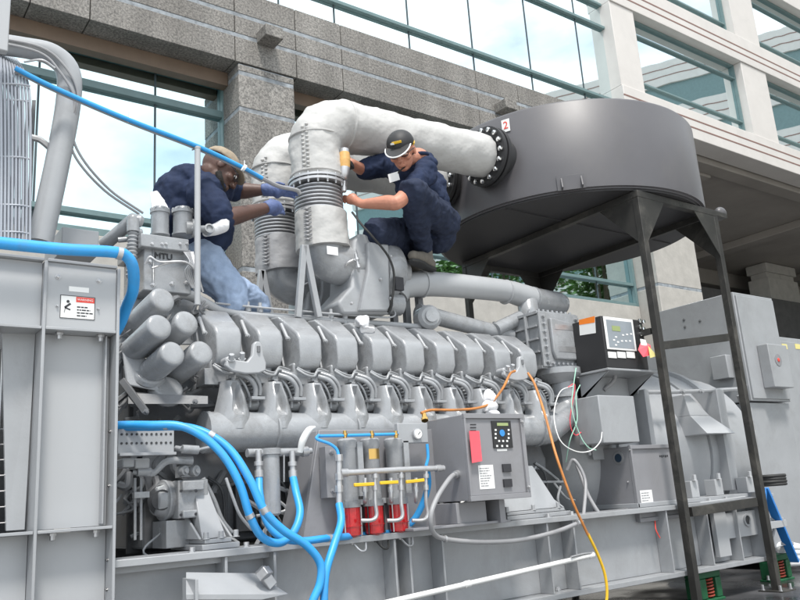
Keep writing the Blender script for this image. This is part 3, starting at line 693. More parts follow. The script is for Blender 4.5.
for k in range(60):
    px, py = rr.uniform(118, 215), rr.uniform(355, 420) if k < 36 else rr.uniform(300, 360); y = rr.uniform(3.78, 3.86)
    m.tube([P(px, py, y), P(px + rr.uniform(-12, 12), py + rr.uniform(-6, 14), y - .03), P(px + rr.uniform(-25, 20), py + rr.uniform(0, 22), y)], rr.choice([.006, .009, .014]), 6)
for k in range(40):
    px, py = rr.uniform(120, 232), rr.uniform(455, 530); y = rr.uniform(3.78, 3.92)
    m.tube([P(px, py, y), P(px + rr.uniform(-12, 12), py + rr.uniform(6, 18), y - .03), P(px + rr.uniform(-20, 20), py + rr.uniform(10, 35), y)], rr.choice([.006, .01, .018]), 6)
for k in range(14):
    px, py = rr.uniform(122, 225), rr.uniform(455, 525); c = P(px, py, 3.9); w = rr.uniform(.02, .06); m.box(c.x - w, c.x + w, 3.84, 3.97, c.z - w * .7, c.z + w * .7)
m.build('hose_bundle', DARKG, G)
m = MB(); m.box(ex0 - .02, P(215, 500, 3.98).x, 3.98, 4.0, .64, 1.4); m.build('cavity_shade_sheet', GRIME_SHADE, G)  # dark sheet standing in for the shaded cavity behind the pump
# punched plate with shelf
x0, x1, z0, z1 = rect(118, 427, 174, 453, 3.5); m = MB(); m.box(x0, x1, 3.5, 3.506, z0, z1); m.box(x0, x1, 3.47, 3.499, z0 - .012, z0); pl = m.build('punched_plate', LIGHT, G, bevel=.001)
m = MB()
for r_ in range(2):
    for k in range(11):
        x = x0 + .015 + k * (x1 - x0 - .03) / 10; z = z0 + (.38 + .34 * r_) * (z1 - z0)
        m.lathe((x, 3.4995, z), (0, -1, 0), [(0, .0055), (.0015, .0055)], 10)
m.build('punched_hole', GRIME_SHADE, pl)
m = MB(); m.tube([P(176, 448, 3.55), P(182, 449, 3.52)], .012, 12, smooth=False); m.tube([P(182, 449, 3.52), P(198, 450, 3.52)], .02, 16, smooth=False); m.tube([P(198, 450, 3.52), P(212, 447, 3.55), P(226, 446, 3.6)], .008, 8)
m.tube([P(133, 472, 3.6), P(147, 474, 3.58), P(155, 472, 3.57), P(168, 461, 3.56), P(192, 461, 3.56)], [.012, .012, .013, .016, .02], 12)
m.lathe(P(137, 472, 3.58), (1, 0, 0), [(0, .02), (.06, .02)], 10); m.lathe(P(150, 473, 3.575), (1, 0, 0), [(0, .017), (.02, .017)], 6)
for px in (135, 141): m.tube([P(px, 478, 3.6), P(px, 540, 3.6)], .006, 6, smooth=False)
m.box(P(133, 495, 3.59).x, P(148, 495, 3.59).x, 3.57, 3.6, P(140, 498, 3.59).z, P(140, 492, 3.59).z)
m.build('drain_pipe', CAST, G)
m = MB(); x0, x1, z0, z1 = rect(119, 459, 131, 468, 3.6); m.box(x0, x1, 3.55, 3.65, z0, z1); x0, x1, z0, z1 = rect(132, 459, 147, 469, 3.6); m.box(x0, x1, 3.56, 3.65, z0, z1); m.build('sensor_block', LIGHT, G, bevel=.006)
# charge pump with mounting
m = MB(); x0, x1, z0, z1 = rect(175, 480, 205, 518, 3.62); m.box(x0, x1, 3.58, 3.75, z0, z1); m.box(x0 + .01, x1 - .03, 3.55, 3.58, z0, z0 + .035); m.box(x0 + .01, x1 - .03, 3.55, 3.58, z1 - .05, z1 - .005)
m.lathe(P(172, 500, 3.7), (-1, -.1, 0), [(0, .085), (.05, .095), (.052, .08), (.09, .06)], 24)
pu = m.build('water_pump', CAST, G, bevel=.006)
m = MB(); m.lathe(P(164, 500, 3.68), (-.6, -1, 0), [(0, .07), (.02, .07), (.03, .05), (.05, .045)], 24); m.build('pulley', GRIME_SHADE, pu)
m = MB()
for px, py in ((181, 491), (196, 491), (181, 515), (196, 514)): p = P(px, py, 3.549); m.lathe((p.x, 3.549, p.z), (0, -1, 0), [(0, .007), (.001, .007)], 10)
m.build('bolt_hole', INK, pu)
m = MB(); m.lathe(P(181, 471, 3.58), (.4, -1, 0), [(0, .022), (.03, .022), (.03, .012), (.04, .012)], 14); m.lathe(P(192, 471, 3.58), (.4, -1, 0), [(0, .024), (.03, .024), (.03, .012), (.04, .012)], 14); m.box(P(180, 472, 3.6).x, P(196, 472, 3.6).x, 3.58, 3.66, P(187, 477, 3.6).z, P(187, 466, 3.6).z); m.build('pump_port', CAST, pu)
m = MB(); m.box(P(160, 530, 3.7).x, P(212, 530, 3.7).x, 3.62, 3.8, .66, .78); m.tube([P(203, 478, 3.62), P(214, 500, 3.62), P(222, 520, 3.62), P(232, 533, 3.62)], .012, 8); m.tube([P(226, 478, 3.5), P(232, 495, 3.48), P(240, 515, 3.48), P(252, 530, 3.5)], .008, 8); m.build('oil_line', CAST, G, bevel=.004)
# engine feet
for px0, px1, py in ((195, 232, 500), (498, 562, 505)):
    m = MB(); x0 = P(px0, 520, 3.5).x; x1 = P(px1, 520, 3.5).x; m.box(x0, x1, 3.42, 3.8, .646, .67); m.box(x0 + .02, x1 - .03, 3.44, 3.78, .672, .69); m.hexa([(x0 + .02, 3.47, .692), (x1 - .04, 3.47, .692), (x1 - .04, 3.75, .692), (x0 + .02, 3.75, .692), (x0 + .04, 3.62, .95), (x1 - .08, 3.62, .95), (x1 - .08, 3.75, .95), (x0 + .04, 3.75, .95)])
    m.prism([(x0 + .0, 3.45, .692), (x0 + .0, 3.7, .692), (x0 + .0, 3.7, .85)], (.012, 0, 0)); m.prism([(x1 - .03, 3.45, .692), (x1 - .03, 3.7, .692), (x1 - .03, 3.7, .85)], (.012, 0, 0))
    for k in range(3): m.bolt((x0 + .03 + k * (x1 - x0) * .4, 3.45, .69), (0, 0, 1), .012, .03)
    m.build('engine_mount', GREY, G, bevel=.003)
# small canister with two hose fittings
m = MB(); p = P(272, 516, 3.42); q = P(272, 455, 3.42); m.lathe(p, (0, 0, 1), [(0, .03), (.01, .042), (q.z - p.z, .042), (q.z - p.z + .002, .05), (q.z - p.z + .03, .05)], 20)
m.tube([P(247, 453, 3.42), P(303, 452, 3.42)], .02, 10, smooth=False); m.tube([P(284, 455, 3.4), P(284, 482, 3.4)], .004, 6, smooth=False); m.build('prefilter', CAST, G)
m = MB()
for px in (259, 293):
    p = P(px, 477, 3.38); m.lathe(p, (0, 0, 1), [(0, .02), (.03, .02), (.031, .015), (.05, .015), (.051, .021), (.07, .021), (.071, .014), (.12, .014)], 12)
m.lathe(P(302, 452, 3.4), (1, -.1, .1), [(0, .024), (.03, .024), (.03, .014), (.05, .014)], 12)
m.build('hose_fitting', STEEL, G)
# silver lever pointing up at the filters
m = MB(); m.tube([P(300, 452, 3.36), P(303, 440, 3.34), P(309, 430, 3.33), P(315, 427, 3.33)], [.014, .018, .016, .006], 10); m.build('lever', WHITE, G)

# ---- duplex fuel filter rack with red bowls
FR = MB(); yP = 3.44
a0 = P(319, 430, yP); a1 = P(432, 428, yP); fzb = .646
FR.hexa([(P(303, 540, yP).x, yP, fzb), (a1.x + .02, yP, fzb), (a1.x + .02, yP + .02, fzb), (P(303, 540, yP).x, yP + .02, fzb), (a0.x, yP, a0.z), (a1.x, yP, a0.z), (a1.x, yP + .02, a0.z), (a0.x, yP + .02, a0.z)])
FR.hexa([(a0.x - .11, yP + .021, fzb), (a0.x - .09, yP + .021, fzb), (a0.x - .09, yP + .25, fzb), (a0.x - .11, yP + .25, fzb), (a0.x, yP + .021, a0.z), (a0.x + .02, yP + .021, a0.z), (a0.x + .02, yP + .2, a0.z), (a0.x, yP + .2, a0.z)])
fp = FR.build('filter_rack', MIDG, G, bevel=.004)
zt_ = P(372, 440, 3.36).z; zm = P(372, 506, 3.36).z; zbw = P(372, 536, 3.36).z
for k, px in enumerate((350, 373, 397)):
    x = P(px, 470, 3.36).x; m = MB(); yc = 3.375
    m.lathe((x, yc, zm), (0, 0, 1), [(0, .052), (.03, .052), (.031, .044), (zt_ - zm - .04, .044), (zt_ - zm - .03, .05), (zt_ - zm, .05), (zt_ - zm + .01, .04)], 26)
    m.box(x - .045, x + .055, yc - .03, yc + .06, zm + .01, zm + .035)
    if k != 1: m.box(x + .03, x + .062, yc - .045, yc + .05, zm + .05, zt_ - .01)
    f_ = m.build('fuel_filter', CAST, G)
    m = MB(); m.lathe((x, yc, zbw), (0, 0, 1), [(0, .025), (.012, .045), (.05, .047), (.051, .051), (.056, .051), (.057, .047), (zm - zbw - .001, .047)], 26); m.build('filter_bowl', GLASSRED, f_)
    m = MB(); m.lathe((x, yc, zbw - .03), (0, 0, 1), [(0, .008), (.03, .01)], 10)
    for j in (-1, 1): m.tube([(x + j * .046, yc - .02, zbw + .01), (x + j * .048, yc - .02, zm)], .004, 6, smooth=False)
    m.tube([(x, yc, zbw - .02), (x + .03, yc - .02, zbw - .06), (x + .06, yc - .02, zbw - .06), (x + .07, yc - .01, zbw - .02)], .006, 6)
    m.build('drain_cock', STEEL if k != 1 else RUBBER, f_)
    if k == 1: m = MB(); m.prism([(x + math.sin(a) * .0455, yc - math.cos(a) * .0455, zt_ - .095) for a in (-.75, -.4, 0, .4, .75)] + [(x + math.sin(a) * .044, yc - math.cos(a) * .044, zt_ - .095) for a in (.75, .4, 0, -.4, -.75)], (0, 0, .05)); m.build('brass_band', BRASS, f_)
m = MB(); yv = 3.26
m.tube([P(343, 473, yv), P(395, 470, yv), P(443, 468, yv)], .0145, 12); m.lathe(P(436, 468.4, yv), (1, 0, 0), [(0, .018), (.03, .018), (.031, .015), (.05, .015)], 12); m.lathe(P(340, 473, yv), (1, 0, 0), [(0, .02), (.04, .02)], 12)
m.tube([P(339, 459, yv), P(339, 505, yv)], .0145, 12, smooth=False)
for py in (461, 480, 492): m.lathe(P(339, py, yv), (0, 0, 1), [(0, .02), (.03, .02)], 8)
for px in (375, 401, 426):
    m.tube([P(px, 470, yv), P(px, 500, yv), P(px + 1.5, 515, yv), P(px - 3, 520, yv), P(px - 14, 520.5, yv + .02)], .0095, 8); m.lathe(P(px, 490, yv), (0, 0, 1), [(0, .015), (.025, .015)], 8); m.lathe(P(px, 478, yv), (0, 0, 1), [(0, .016), (.02, .016)], 8)
    m.tube([P(px - 10, 478, yv), P(px - 10, 498, yv), P(px - 10, 502, yv + .05)], .0095, 8); m.lathe(P(px - 10, 492, yv), (0, 0, 1), [(0, .014), (.025, .014)], 6)
vp = m.build('valve_manifold', STEEL, G)
for a, b_ in (((354, 485), (374, 484)), ((380, 483), (398, 482)), ((406, 482), (424, 480))):
    m = MB(); m.bar(P(*a, yv - .03), P(*b_, yv - .03), .012, .016); m.build('valve_handle', YELLOW, vp, bevel=.003)
m = MB(); m.tube([P(319, 436, 3.31), P(345, 435.5, 3.31), P(398, 434, 3.31)], .0075, 8, smooth=False); m.tube([P(319, 435, 3.31), P(317, 439, 3.3), P(330, 444, 3.28), P(337, 450, 3.27), P(339, 459, yv)], .0075, 8)
m.tube([P(427, 444, 3.3), P(428, 457, 3.3), P(426, 466, 3.3)], .008, 8); m.build('blue_fuel_tube', BLUE, G)
m = MB()
for px in (345, 372, 396): m.lathe(P(px, 438, 3.31), (0, 0, 1), [(0, .01), (.012, .01), (.013, .014), (.022, .014), (.023, .009), (.035, .009)], 8)
m.build('brass_tee', BRASS, G)
m = MB(); x0, x1, z0, z1 = rect(398, 423, 428, 443, 3.33); m.box(x0, x1, 3.33, 3.36, z0, z1); gb = m.build('gauge_bracket', GREY, G, bevel=.004)
m = MB(); c = P(417, 434, 3.32); m.lathe(c, (0, -1, 0), [(-.01, .028), (.01, .028), (.012, .024)], 24); gg = m.build('gauge', STEEL, gb)
m = MB(); m.lathe(c + Vector((0, -.0125, 0)), (0, -1, 0), [(0, .023), (.001, .023)], 24); m.build('dial', LABEL, gb)
m = MB(); m.bar(c + Vector((-.004, -.0145, -.004)), c + Vector((.012, -.0145, .01)), .001, .003); m.build('needle', INK, gb)
m = MB(); x0, x1, z0, z1 = rect(322, 447, 334, 498, 3.4); m.box(x0, x1, 3.36, 3.42, z0, z1); m.bolt(((x0 + x1) / 2, 3.36, z1 - .03), (0, -1, 0), .01); m.bolt(((x0 + x1) / 2, 3.36, z0 + .03), (0, -1, 0), .01); m.build('heater_block', MIDG, G, bevel=.004)

# ---- engine control box on its pedestal
yb_ = 3.16; x0 = P(468, 460, yb_).x; x1 = P(527, 455, yb_).x; z1 = P(468, 414, yb_).z; z0 = P(468, 501, yb_).z; ybk = P(430, 460, x=x0).y
m = MB(); m.box(x0, x1, yb_ + .02, ybk, z0, z1); cb = m.build('control_box', MIDG, G, bevel=.004, label='grey engine control box with a small blue display')
m = MB(); t = .022
m.box(x0 - .002, x1 + .002, yb_, yb_ + .019, z1 - t, z1 + .004); m.box(x0 - .002, x1 + .002, yb_, yb_ + .019, z0 - .004, z0 + t); m.box(x0 - .002, x0 + .01, yb_, yb_ + .019, z0 + t, z1 - t); m.box(x1 - t, x1 + .002, yb_, yb_ + .019, z0 + t, z1 - t); m.box(x0 + .01, x1 - t, yb_ + .012, yb_ + .019, z0 + t, z1 - t); m.build('door', MIDG, cb, bevel=.002)
def onbox(px0, py0, px1, py1, d=.011): return rect(px0, py0, px1, py1, yb_ + d)
q = onbox(492, 421, 511, 448); m = MB(); m.box(q[0], q[1], yb_ + .004, yb_ + .0115, q[2], q[3]); m.build('keypad', BOXB, cb, bevel=.001)
m = MB(); q2 = onbox(496, 423, 507, 426); m.box(q2[0], q2[1], yb_ + .002, yb_ + .004, q2[2], q2[3]); m.build('display', LCD, cb)
m = MB(); c = P(502, 433, yb_ + .004); m.lathe((c.x, yb_ + .004, c.z), (0, -1, 0), [(0, .018), (.003, .018)], 20); m.build('blue_button', SCREEN, cb)
m = MB()
for px, py in ((495.5, 430), (495.5, 434), (495.5, 438), (508.5, 430), (508.5, 434), (508.5, 438), (499, 441), (503, 441), (507, 441), (497, 446), (502, 446), (507, 446)):
    c = P(px, py, yb_ + .004); m.box(c.x - .006, c.x + .006, yb_ + .002, yb_ + .004, c.z - .005, c.z + .005)
m.build('button', LABEL, cb)
m = MB()
for py in (424, 427, 430, 433): q = onbox(468.6 + 1.5, py, 476, py + 1); m.box(q[0], q[1], yb_ + .009, yb_ + .0115, q[2], q[3])
for px0, py0, px1, py1 in ((502, 464, 510, 472), (503, 479, 511, 487)): q = onbox(px0, py0, px1, py1); m.box(q[0], q[1], yb_ + .0, yb_ + .0115, q[2], q[3])
m.build('socket', INK, cb, bevel=.001)
q = onbox(479, 465, 494, 489); m = MB(); m.box(q[0], q[1], yb_ + .0105, yb_ + .0115, q[2], q[3]); lb_ = m.build('rating_label', LABEL, cb)
m = MB(); label_lines(m, q[0] + .008, q[1] - .008, q[2] + .01, q[3] - .01, yb_ + .0105, 8, 9); m.build('label_print', CONDUIT, lb_)
q = onbox(497, 449, 507, 451); m = MB(); m.box(q[0], q[1], yb_ + .0105, yb_ + .0115, q[2], q[3]); m.build('small_label', LABEL, cb)
m = MB(); c = P(514, 420, yb_); m.bolt((x1 - .015, yb_, z1 - .04), (0, -1, 0), .006); m.bolt((x1 - .015, yb_, z0 + .05), (0, -1, 0), .006); m.build('screw', STEEL, cb)
m = MB(); m.box(x0 - .0, x0 + .2, yb_ + .12, yb_ + .14, .646, z0 - .006); m.box(x0 + .26, x0 + .3, yb_ + .08, ybk - .05, .646, z0 - .006); m.box(x0 - .3, x0 + .35, yb_ + .1, ybk + .1, .646, .66); m.box(x0 - .02, x0, yb_ + .1, ybk - .02, .66, z0 - .006); m.build('pedestal', MIDG, G, bevel=.003)
m = MB(); c = P(458, 474, x=x0); m.tube([c + Vector((.005, 0, .0)), c + Vector((-.04, -.01, -.005)), P(447, 482, 3.2), P(437, 498, 3.17), P(431, 515, 3.15), P(433, 532, 3.18), P(445, 539, 3.24), P(480, 542, 3.26), P(520, 540, 3.27), P(555, 532, 3.28), P(581, 522, 3.32)], .0125, 10); co = m.build('conduit', CONDUIT, G)
m = MB(); m.lathe(c, (-1, -.2, -.1), [(0, .02), (.025, .02), (.026, .015), (.04, .015)], 12); m.lathe(P(444, 539, 3.24), (1, 0, 0), [(0, .018), (.012, .018)], 10); m.lathe(P(577, 523, 3.3), (1, 0, 0), [(0, .018), (.02, .018)], 10); m.build('gland', STEEL, co)

# ---- aftercooler housing, air pipe, turbochargers
m = MB(); x0, x1, z0, z1 = rect(541, 316, 578, 366, 3.72); m.box(x0, x1, 3.72, 4.35, z0, z1); ach = m.build('aftercooler', CAST, G, bevel=.006)
m = MB()
m.box(x0 - .012, x1 + .01, 3.705, 3.719, z0 - .01, z1 + .012)
m.box(x0 - .015, x1 + .012, 3.72, 4.37, z1 + .001, z1 + .022); m.box(x0 - .015, x1 + .012, 3.72, 4.37, z0 - .022, z0 - .001)
for k in range(4): y = 3.82 + k * .13; m.box(x0 - .03, x0 - .001, y, y + .014, z0, z1)
for k in range(3): z = z0 + (k + 1) * (z1 - z0) / 4; m.box(x0 - .022, x0 - .001, 3.73, 4.3, z, z + .012)
m.build('flange', CAST, ach, bevel=.002)
m = MB()
for k in range(7):
    z = z0 + .02 + k * (z1 - z0 - .04) / 6
    for x in (x0 + .025, x1 - .02): m.bolt((x, 3.705, z), (0, -1, 0), .012, .02)
for k in range(8): x = x0 + .03 + k * (x1 - x0 - .06) / 7; m.bolt((x, 3.705, z0 + .012), (0, -1, 0), .011, .016); m.bolt((x, 3.74, z1 + .022), (0, 0, 1), .011, .016)
for k in range(5): m.bolt((x0 - .0, 3.8 + .12 * k, z1 + .022), (0, 0, 1), .011, .016)
m.build('bolt', CAST, ach)
m = MB(); m.prism([(x0 + .09, 3.704, z0 + .04), (x1 - .05, 3.704, z0 + .04), (x1 - .05, 3.704, z1 - .06), (x0 + .07, 3.704, z1 - .03), (x0 + .07, 3.704, z0 + .1)], (0, -.03, 0)); m.build('cover_plate', CAST, ach, bevel=.008)
m = MB(); m.box(x0 + .11, x1 - .09, 3.672, 3.674, z0 + .09, z0 + .13); m.box(x0 + .1, x1 - .08, 3.672, 3.674, z1 - .11, z1 - .075); m.build('nameplate', STEEL, ach)
ya = 4.0
m = MB(); m.tube([P(396, 296, ya), P(402, 287, ya), P(425, 284, ya), P(460, 286, ya), P(505, 291, ya), P(520, 295, ya), P(532, 299, ya)], [.08, .084, .084, .082, .08, .084, .088], 24)
m.lathe(P(421, 284, ya), (1, 0, .04), [(0, .086), (.001, .093), (.015, .093), (.016, .086)], 24); m.lathe(P(505, 292, ya), (1, 0, 0), [(0, .084), (.004, .09), (.012, .084)], 24); m.build('charge_air_pipe', LIGHT, G)
m = MB(); m.lathe(P(531, 300, ya), (1, 0, -.02), [(0, .08), (.002, .1), (.02, .1), (.03, .095), (.27, .09), (.33, .075), (.36, .04), (.365, .001)], 26); m.tube([P(527, 300, ya), P(529, 314, 3.96), P(531, 327, 3.95)], .075, 18); m.lathe(P(530, 312, 3.9), (-.3, -1, 0), [(0, .02), (.03, .02)], 8); m.build('air_intake_end', CAST, G)
m = MB(); m.tube([P(418, 312, 3.98), P(455, 322, 3.98), P(510, 336, 3.98)], .055, 18); m.tube([P(495, 330, 3.95), P(520, 318, 3.95)], .05, 16, smooth=False); m.lathe(P(428, 318, 3.9), (-.3, -1, 0), [(-.05, .085), (.03, .08), (.05, .06), (.051, .04), (.07, .04)], 20); m.build('turbo_duct', CAST, G)
# turbocharger casings
xt = P(318, 190, 4.0).x
for k, yt in enumerate((4.0, 4.55)):
    y_ = yt - .13; off = Vector((0, yt - 4.0, 0))
    def q_(px, py, d=0): return P(px, py, 3.87) + off + Vector((0, d, 0))
    m = MB(); m.prism([q_(*a) for a in ((338, 302), (352, 286), (354, 241), (359, 233), (383, 236), (389, 243), (390, 314), (343, 314))], (0, .27, 0))
    tc = m.build('turbocharger', GREY, G, bevel=.016)
    m = MB(); m.prism([q_(a, b, -.035) for a, b in ((365, 243), (386, 246), (387, 312), (357, 312), (365, 272))], (0, .04, 0)); m.build('heat_shield', GREY, tc, bevel=.01)
    c0 = q_(389, 266, .12)
    m = MB(); m.lathe(c0, (1, 0, 0), [(-.02, .17), (.02, .185), (.09, .18), (.125, .15), (.13, .1), (.2, .09)], 32)
    m.lathe(q_(396, 300, .1), (1, 0, 0), [(0, .07), (.1, .07)], 18); m.build('compressor_scroll', CAST, tc)
    m = MB()
    for a, b2_ in ((351, 262), (377, 281), (387, 258), (387, 300), (348, 305)): m.bolt(q_(a, b2_, -.037), (0, -1, 0), .008, .012)
    m.build('bolt', STEEL, tc)
    zc_ = P(325, 250, 4.0).z
    m = MB(); m.tube([(xt + .02, yt, zc_ + .03), (xt + .02, yt, zc_), (xt + .035, yt, zc_ - .05), (xt + .1, yt - .01, zc_ - .085), (xt + .19, yt - .02, zc_ - .085), (xt + .26, yt - .02, zc_ - .08)], [.128, .13, .128, .125, .12], 30)
    m.lathe((xt + .17, yt - .02, zc_ - .085), (1, 0, .02), [(0, .12), (.002, .133), (.012, .133), (.014, .12)], 30); m.build('turbo_elbow', CAST, G)
    m = MB(); c_ = q_(352, 256, -.04); m.lathe(c_, (.1, -.1, -1), [(0, .01), (.025, .01), (.026, .017), (.04, .017), (.041, .01), (.07, .01), (.071, .017), (.09, .017)], 8); m.tube([c_ + Vector((0, 0, -.03)), c_ + Vector((-.05, .03, -.06)), c_ + Vector((-.03, .08, -.1))], .007, 6); m.build('band_clamp', STEEL, G)
    m = MB()
    for a, c2 in (((303, 246), (297, 318)), ((304, 246), (318, 318))): m.bar(q_(*a, -.01), q_(*c2, -.01), .035, .03)
    m.build('turbo_strut', GREY, G, bevel=.003)
m = MB(); m.box(xt - .1, xt + .75, 3.98, 4.75, P(370, 334, 3.98).z, P(370, 326, 3.98).z); m.build('turbo_deck', GREY, G, bevel=.005)
m = MB()
for px in (392, 405, 418): m.box(P(px, 310, 4.05).x, P(px + 5, 310, 4.05).x, 4.04, 4.08, P(px, 330, 4.05).z, P(px, 292, 4.05).z)
m.build('duct_support', DARKG, G, bevel=.003)
m = MB(); m.tube([P(352, 212, 3.85), P(362, 225, 3.8), P(372, 236, 3.76), P(388, 256, 3.75), P(394, 275, 3.76), P(392, 300, 3.78), P(388, 312, 3.85)], .007, 8)
m.build('sensor_cable', RUBBER, G)
m = MB(); x0, x1, z0, z1 = rect(396, 277, 404, 290, 3.8); m.box(x0, x1, 3.8, 3.83, z0, z1); m.build('sensor_box', INK, G, bevel=.003)

# ---- black set controller on a grey bracket
yc_ = 3.42; x0 = P(604, 342, yc_).x; x1 = P(645, 342, yc_).x; z1 = P(604, 316, yc_).z; z0 = P(604, 367, yc_).z; ybk = P(574, 345, x=x0).y
m = MB(); m.box(x0, x1, yc_, ybk, z0, z1); kb = m.build('controller_box', BOXB, G, bevel=.004, label='black box controller with pale keypad and orange warning sticker')
q = rect(606, 318, 635, 350, yc_ - .01); m = MB(); m.box(q[0], q[1], yc_ - .008, yc_ - .001, q[2], q[3]); kp = m.build('keypad', WHITE, kb, bevel=.004)
q2 = rect(608, 321, 633, 348, yc_ - .01); m = MB(); m.box(q2[0], q2[1], yc_ - .0095, yc_ - .0082, q2[2], q2[3]); m.build('faceplate', mat('slate_grey_plastic', (.26, .29, .32), .4), kb)
q2 = rect(612, 326, 620, 331, yc_ - .01); m = MB(); m.box(q2[0], q2[1], yc_ - .0115, yc_ - .0097, q2[2], q2[3]); m.build('display', LCD, kb)
m = MB()
for px, py in ((623, 335), (627, 334.5), (631, 334), (614, 340), (618, 342), (622, 341), (626, 341), (630, 341), (616, 345), (616, 337)): c = P(px, py, yc_ - .0097); m.box(c.x - .01, c.x + .01, yc_ - .0112, yc_ - .0097, c.z - .005, c.z + .005)
m.build('button', LABEL, kb)
m = MB()
for k in range(3): q2 = rect(608 + k * 9.2, 352, 616 + k * 9.2, 358, yc_ - .001); m.box(q2[0], q2[1], yc_ - .005, yc_ - .001, q2[2], q2[3])
m.build('relay_label', LABEL, kb)
m = MB()
for px, py in ((639, 321), (643, 322), (639, 327), (643, 329), (640, 334)): c = P(px, py, yc_); m.lathe((c.x, yc_ - .001, c.z), (0, -1, 0), [(0, .015), (.01, .015), (.012, .008)], 14)
m.build('key_switch', CHROME, kb)
def onleft(x, px, py, d=.002): return P(px, py, x=x) - Vector((d, 0, 0))
for nm, mt, qq in (('sticker', LABEL, ((579, 320), (595, 316), (596, 333), (580, 335.5))), ('orange_band', ORINK, ((579, 320), (595, 316), (595, 322.5), (579.5, 325)))):
    m = MB(); pts = [onleft(x0, *p_, d=.001 if nm == 'sticker' else .0022) for p_ in qq]; m.prism(pts, (-.0008, 0, 0)); m.build(nm, mt, kb)
m = MB(); m.box(x0 - .02, x1 + .1, yc_ - .02, ybk + .02, z0 - .02, z0 - .006); tr = m.build('controller_shelf', GREY, G, bevel=.002)
m = MB(); za = P(604, 395, yc_).z; m.prism([(x0 + .01, yc_ + .0, z0 - .022), (x0 + .01, ybk, z0 - .022), (x0 + .01, ybk, za), (x0 + .01, yc_ + .3, za)], (.01, 0, 0)); m.prism([(x1 + .05, yc_ + .0, z0 - .022), (x1 + .05, ybk, z0 - .022), (x1 + .05, ybk, za), (x1 + .05, yc_ + .3, za)], (.01, 0, 0)); m.box(x0 + .021, x1 + .049, ybk - .03, ybk - .02, za - .4, z0 - .022); m.build('shelf_bracket', GREY, G, bevel=.002)
m = MB(); m.tube([P(615, 368, 3.55), P(614, 380, 3.6), P(604, 390, 3.65)], .014, 10); m.build('cable', CONDUIT, G)
# grey cover box and junction box beneath it
yq = 3.42; x0 = P(601, 420, yq).x; x1 = P(637, 420, yq).x; z1 = P(601, 395, yq).z; z0 = P(601, 443, yq).z; ybk = P(588, 420, x=x0).y
m = MB(); m.box(x0, x1, yq, ybk + .1, z0, z1); m.build('cover_box', GREY, G, bevel=.006)
yj = 3.43; x0 = P(634, 480, yj).x; x1 = P(682, 480, yj).x; z1 = P(634, 446, yj).z; z0 = P(637, 522, yj).z; ybk = P(589, 485, x=x0).y
m = MB(); m.box(x0, x1, yj + .015, ybk, z0, z1); jb = m.build('junction_box', MIDG, G, bevel=.004)
m = MB(); t = .02; m.box(x0 - .003, x1, yj - .01, yj + .014, z1 - t, z1 + .005); m.box(x0 - .003, x1, yj - .01, yj + .014, z0 - .005, z0 + t); m.box(x0 - .003, x0 + t * .6, yj - .01, yj + .014, z0 + t, z1 - t); m.box(x1 - t, x1, yj - .01, yj + .014, z0 + t, z1 - t); m.box(x0 + t * .6, x1 - t, yj + .005, yj + .014, z0 + t, z1 - t); m.build('door', MIDG, jb, bevel=.002)
q = rect(641, 490, 653, 511, yj + .005); m = MB(); m.box(q[0], q[1], yj + .0035, yj + .0045, q[2], q[3]); lb_ = m.build('rating_label', LABEL, jb)
m = MB(); label_lines(m, q[0] + .01, q[1] - .01, q[2] + .01, q[3] - .01, yj + .0035, 7, 12); m.build('label_print', CONDUIT, lb_)
m = MB(); c = P(663, 456, yj + .005); 
for k in range(5): m.box(c.x - .04 + k * .02, c.x - .028 + k * .02, yj + .003, yj + .0045, c.z - .006 - .004 * (k % 2), c.z + .006)
m.build('nameplate', INK, jb)
for px, py in ((619, 458), (626, 514)):
    c = P(px, py, x=x0); m = MB(); m.lathe(c, (-1, 0, 0), [(0, .042), (.006, .042), (.008, .034), (.0081, .03)], 20); kn = m.build('knockout_ring', STEEL, jb)
    m = MB(); m.lathe(c - Vector((.008, 0, 0)), (-1, 0, 0), [(0, .028), (.002, .028)], 20); m.build('knockout_hole', mat('deep_blue_black', (.02, .04, .07), .5) if py < 480 else MATS['deep_blue_black'], jb)
m = MB()
for px, py in ((592, 452), (592, 517), (630, 450), (628, 482)): m.bolt(P(px, py, x=x0), (-1, 0, 0), .006, .008)
m.build('screw', STEEL, jb)
m = MB(); m.tube([P(609, 517, x=x0 - .01), P(604, 518, 3.5), P(598, 512, 3.5), P(588, 495, 3.55), P(582, 478, 3.6), P(577, 465, 3.65)], .013, 10); m.tube([P(567, 470, 3.6), P(574, 460, 3.55), P(585, 480, 3.5), P(584, 510, 3.42), P(582, 522, 3.36)], .011, 10)
m.tube([P(590, 455, 3.6), P(583, 430, 3.6), P(583, 400, 3.62)], .012, 8); m.build('conduit', CONDUIT, G)
m = MB(); m.box(P(566, 380, 3.85).x, P(600, 380, 3.85).x, 3.84, 3.9, .66, P(580, 378, 3.85).z); m.build('bulkhead_plate', GREY, G, bevel=.003)

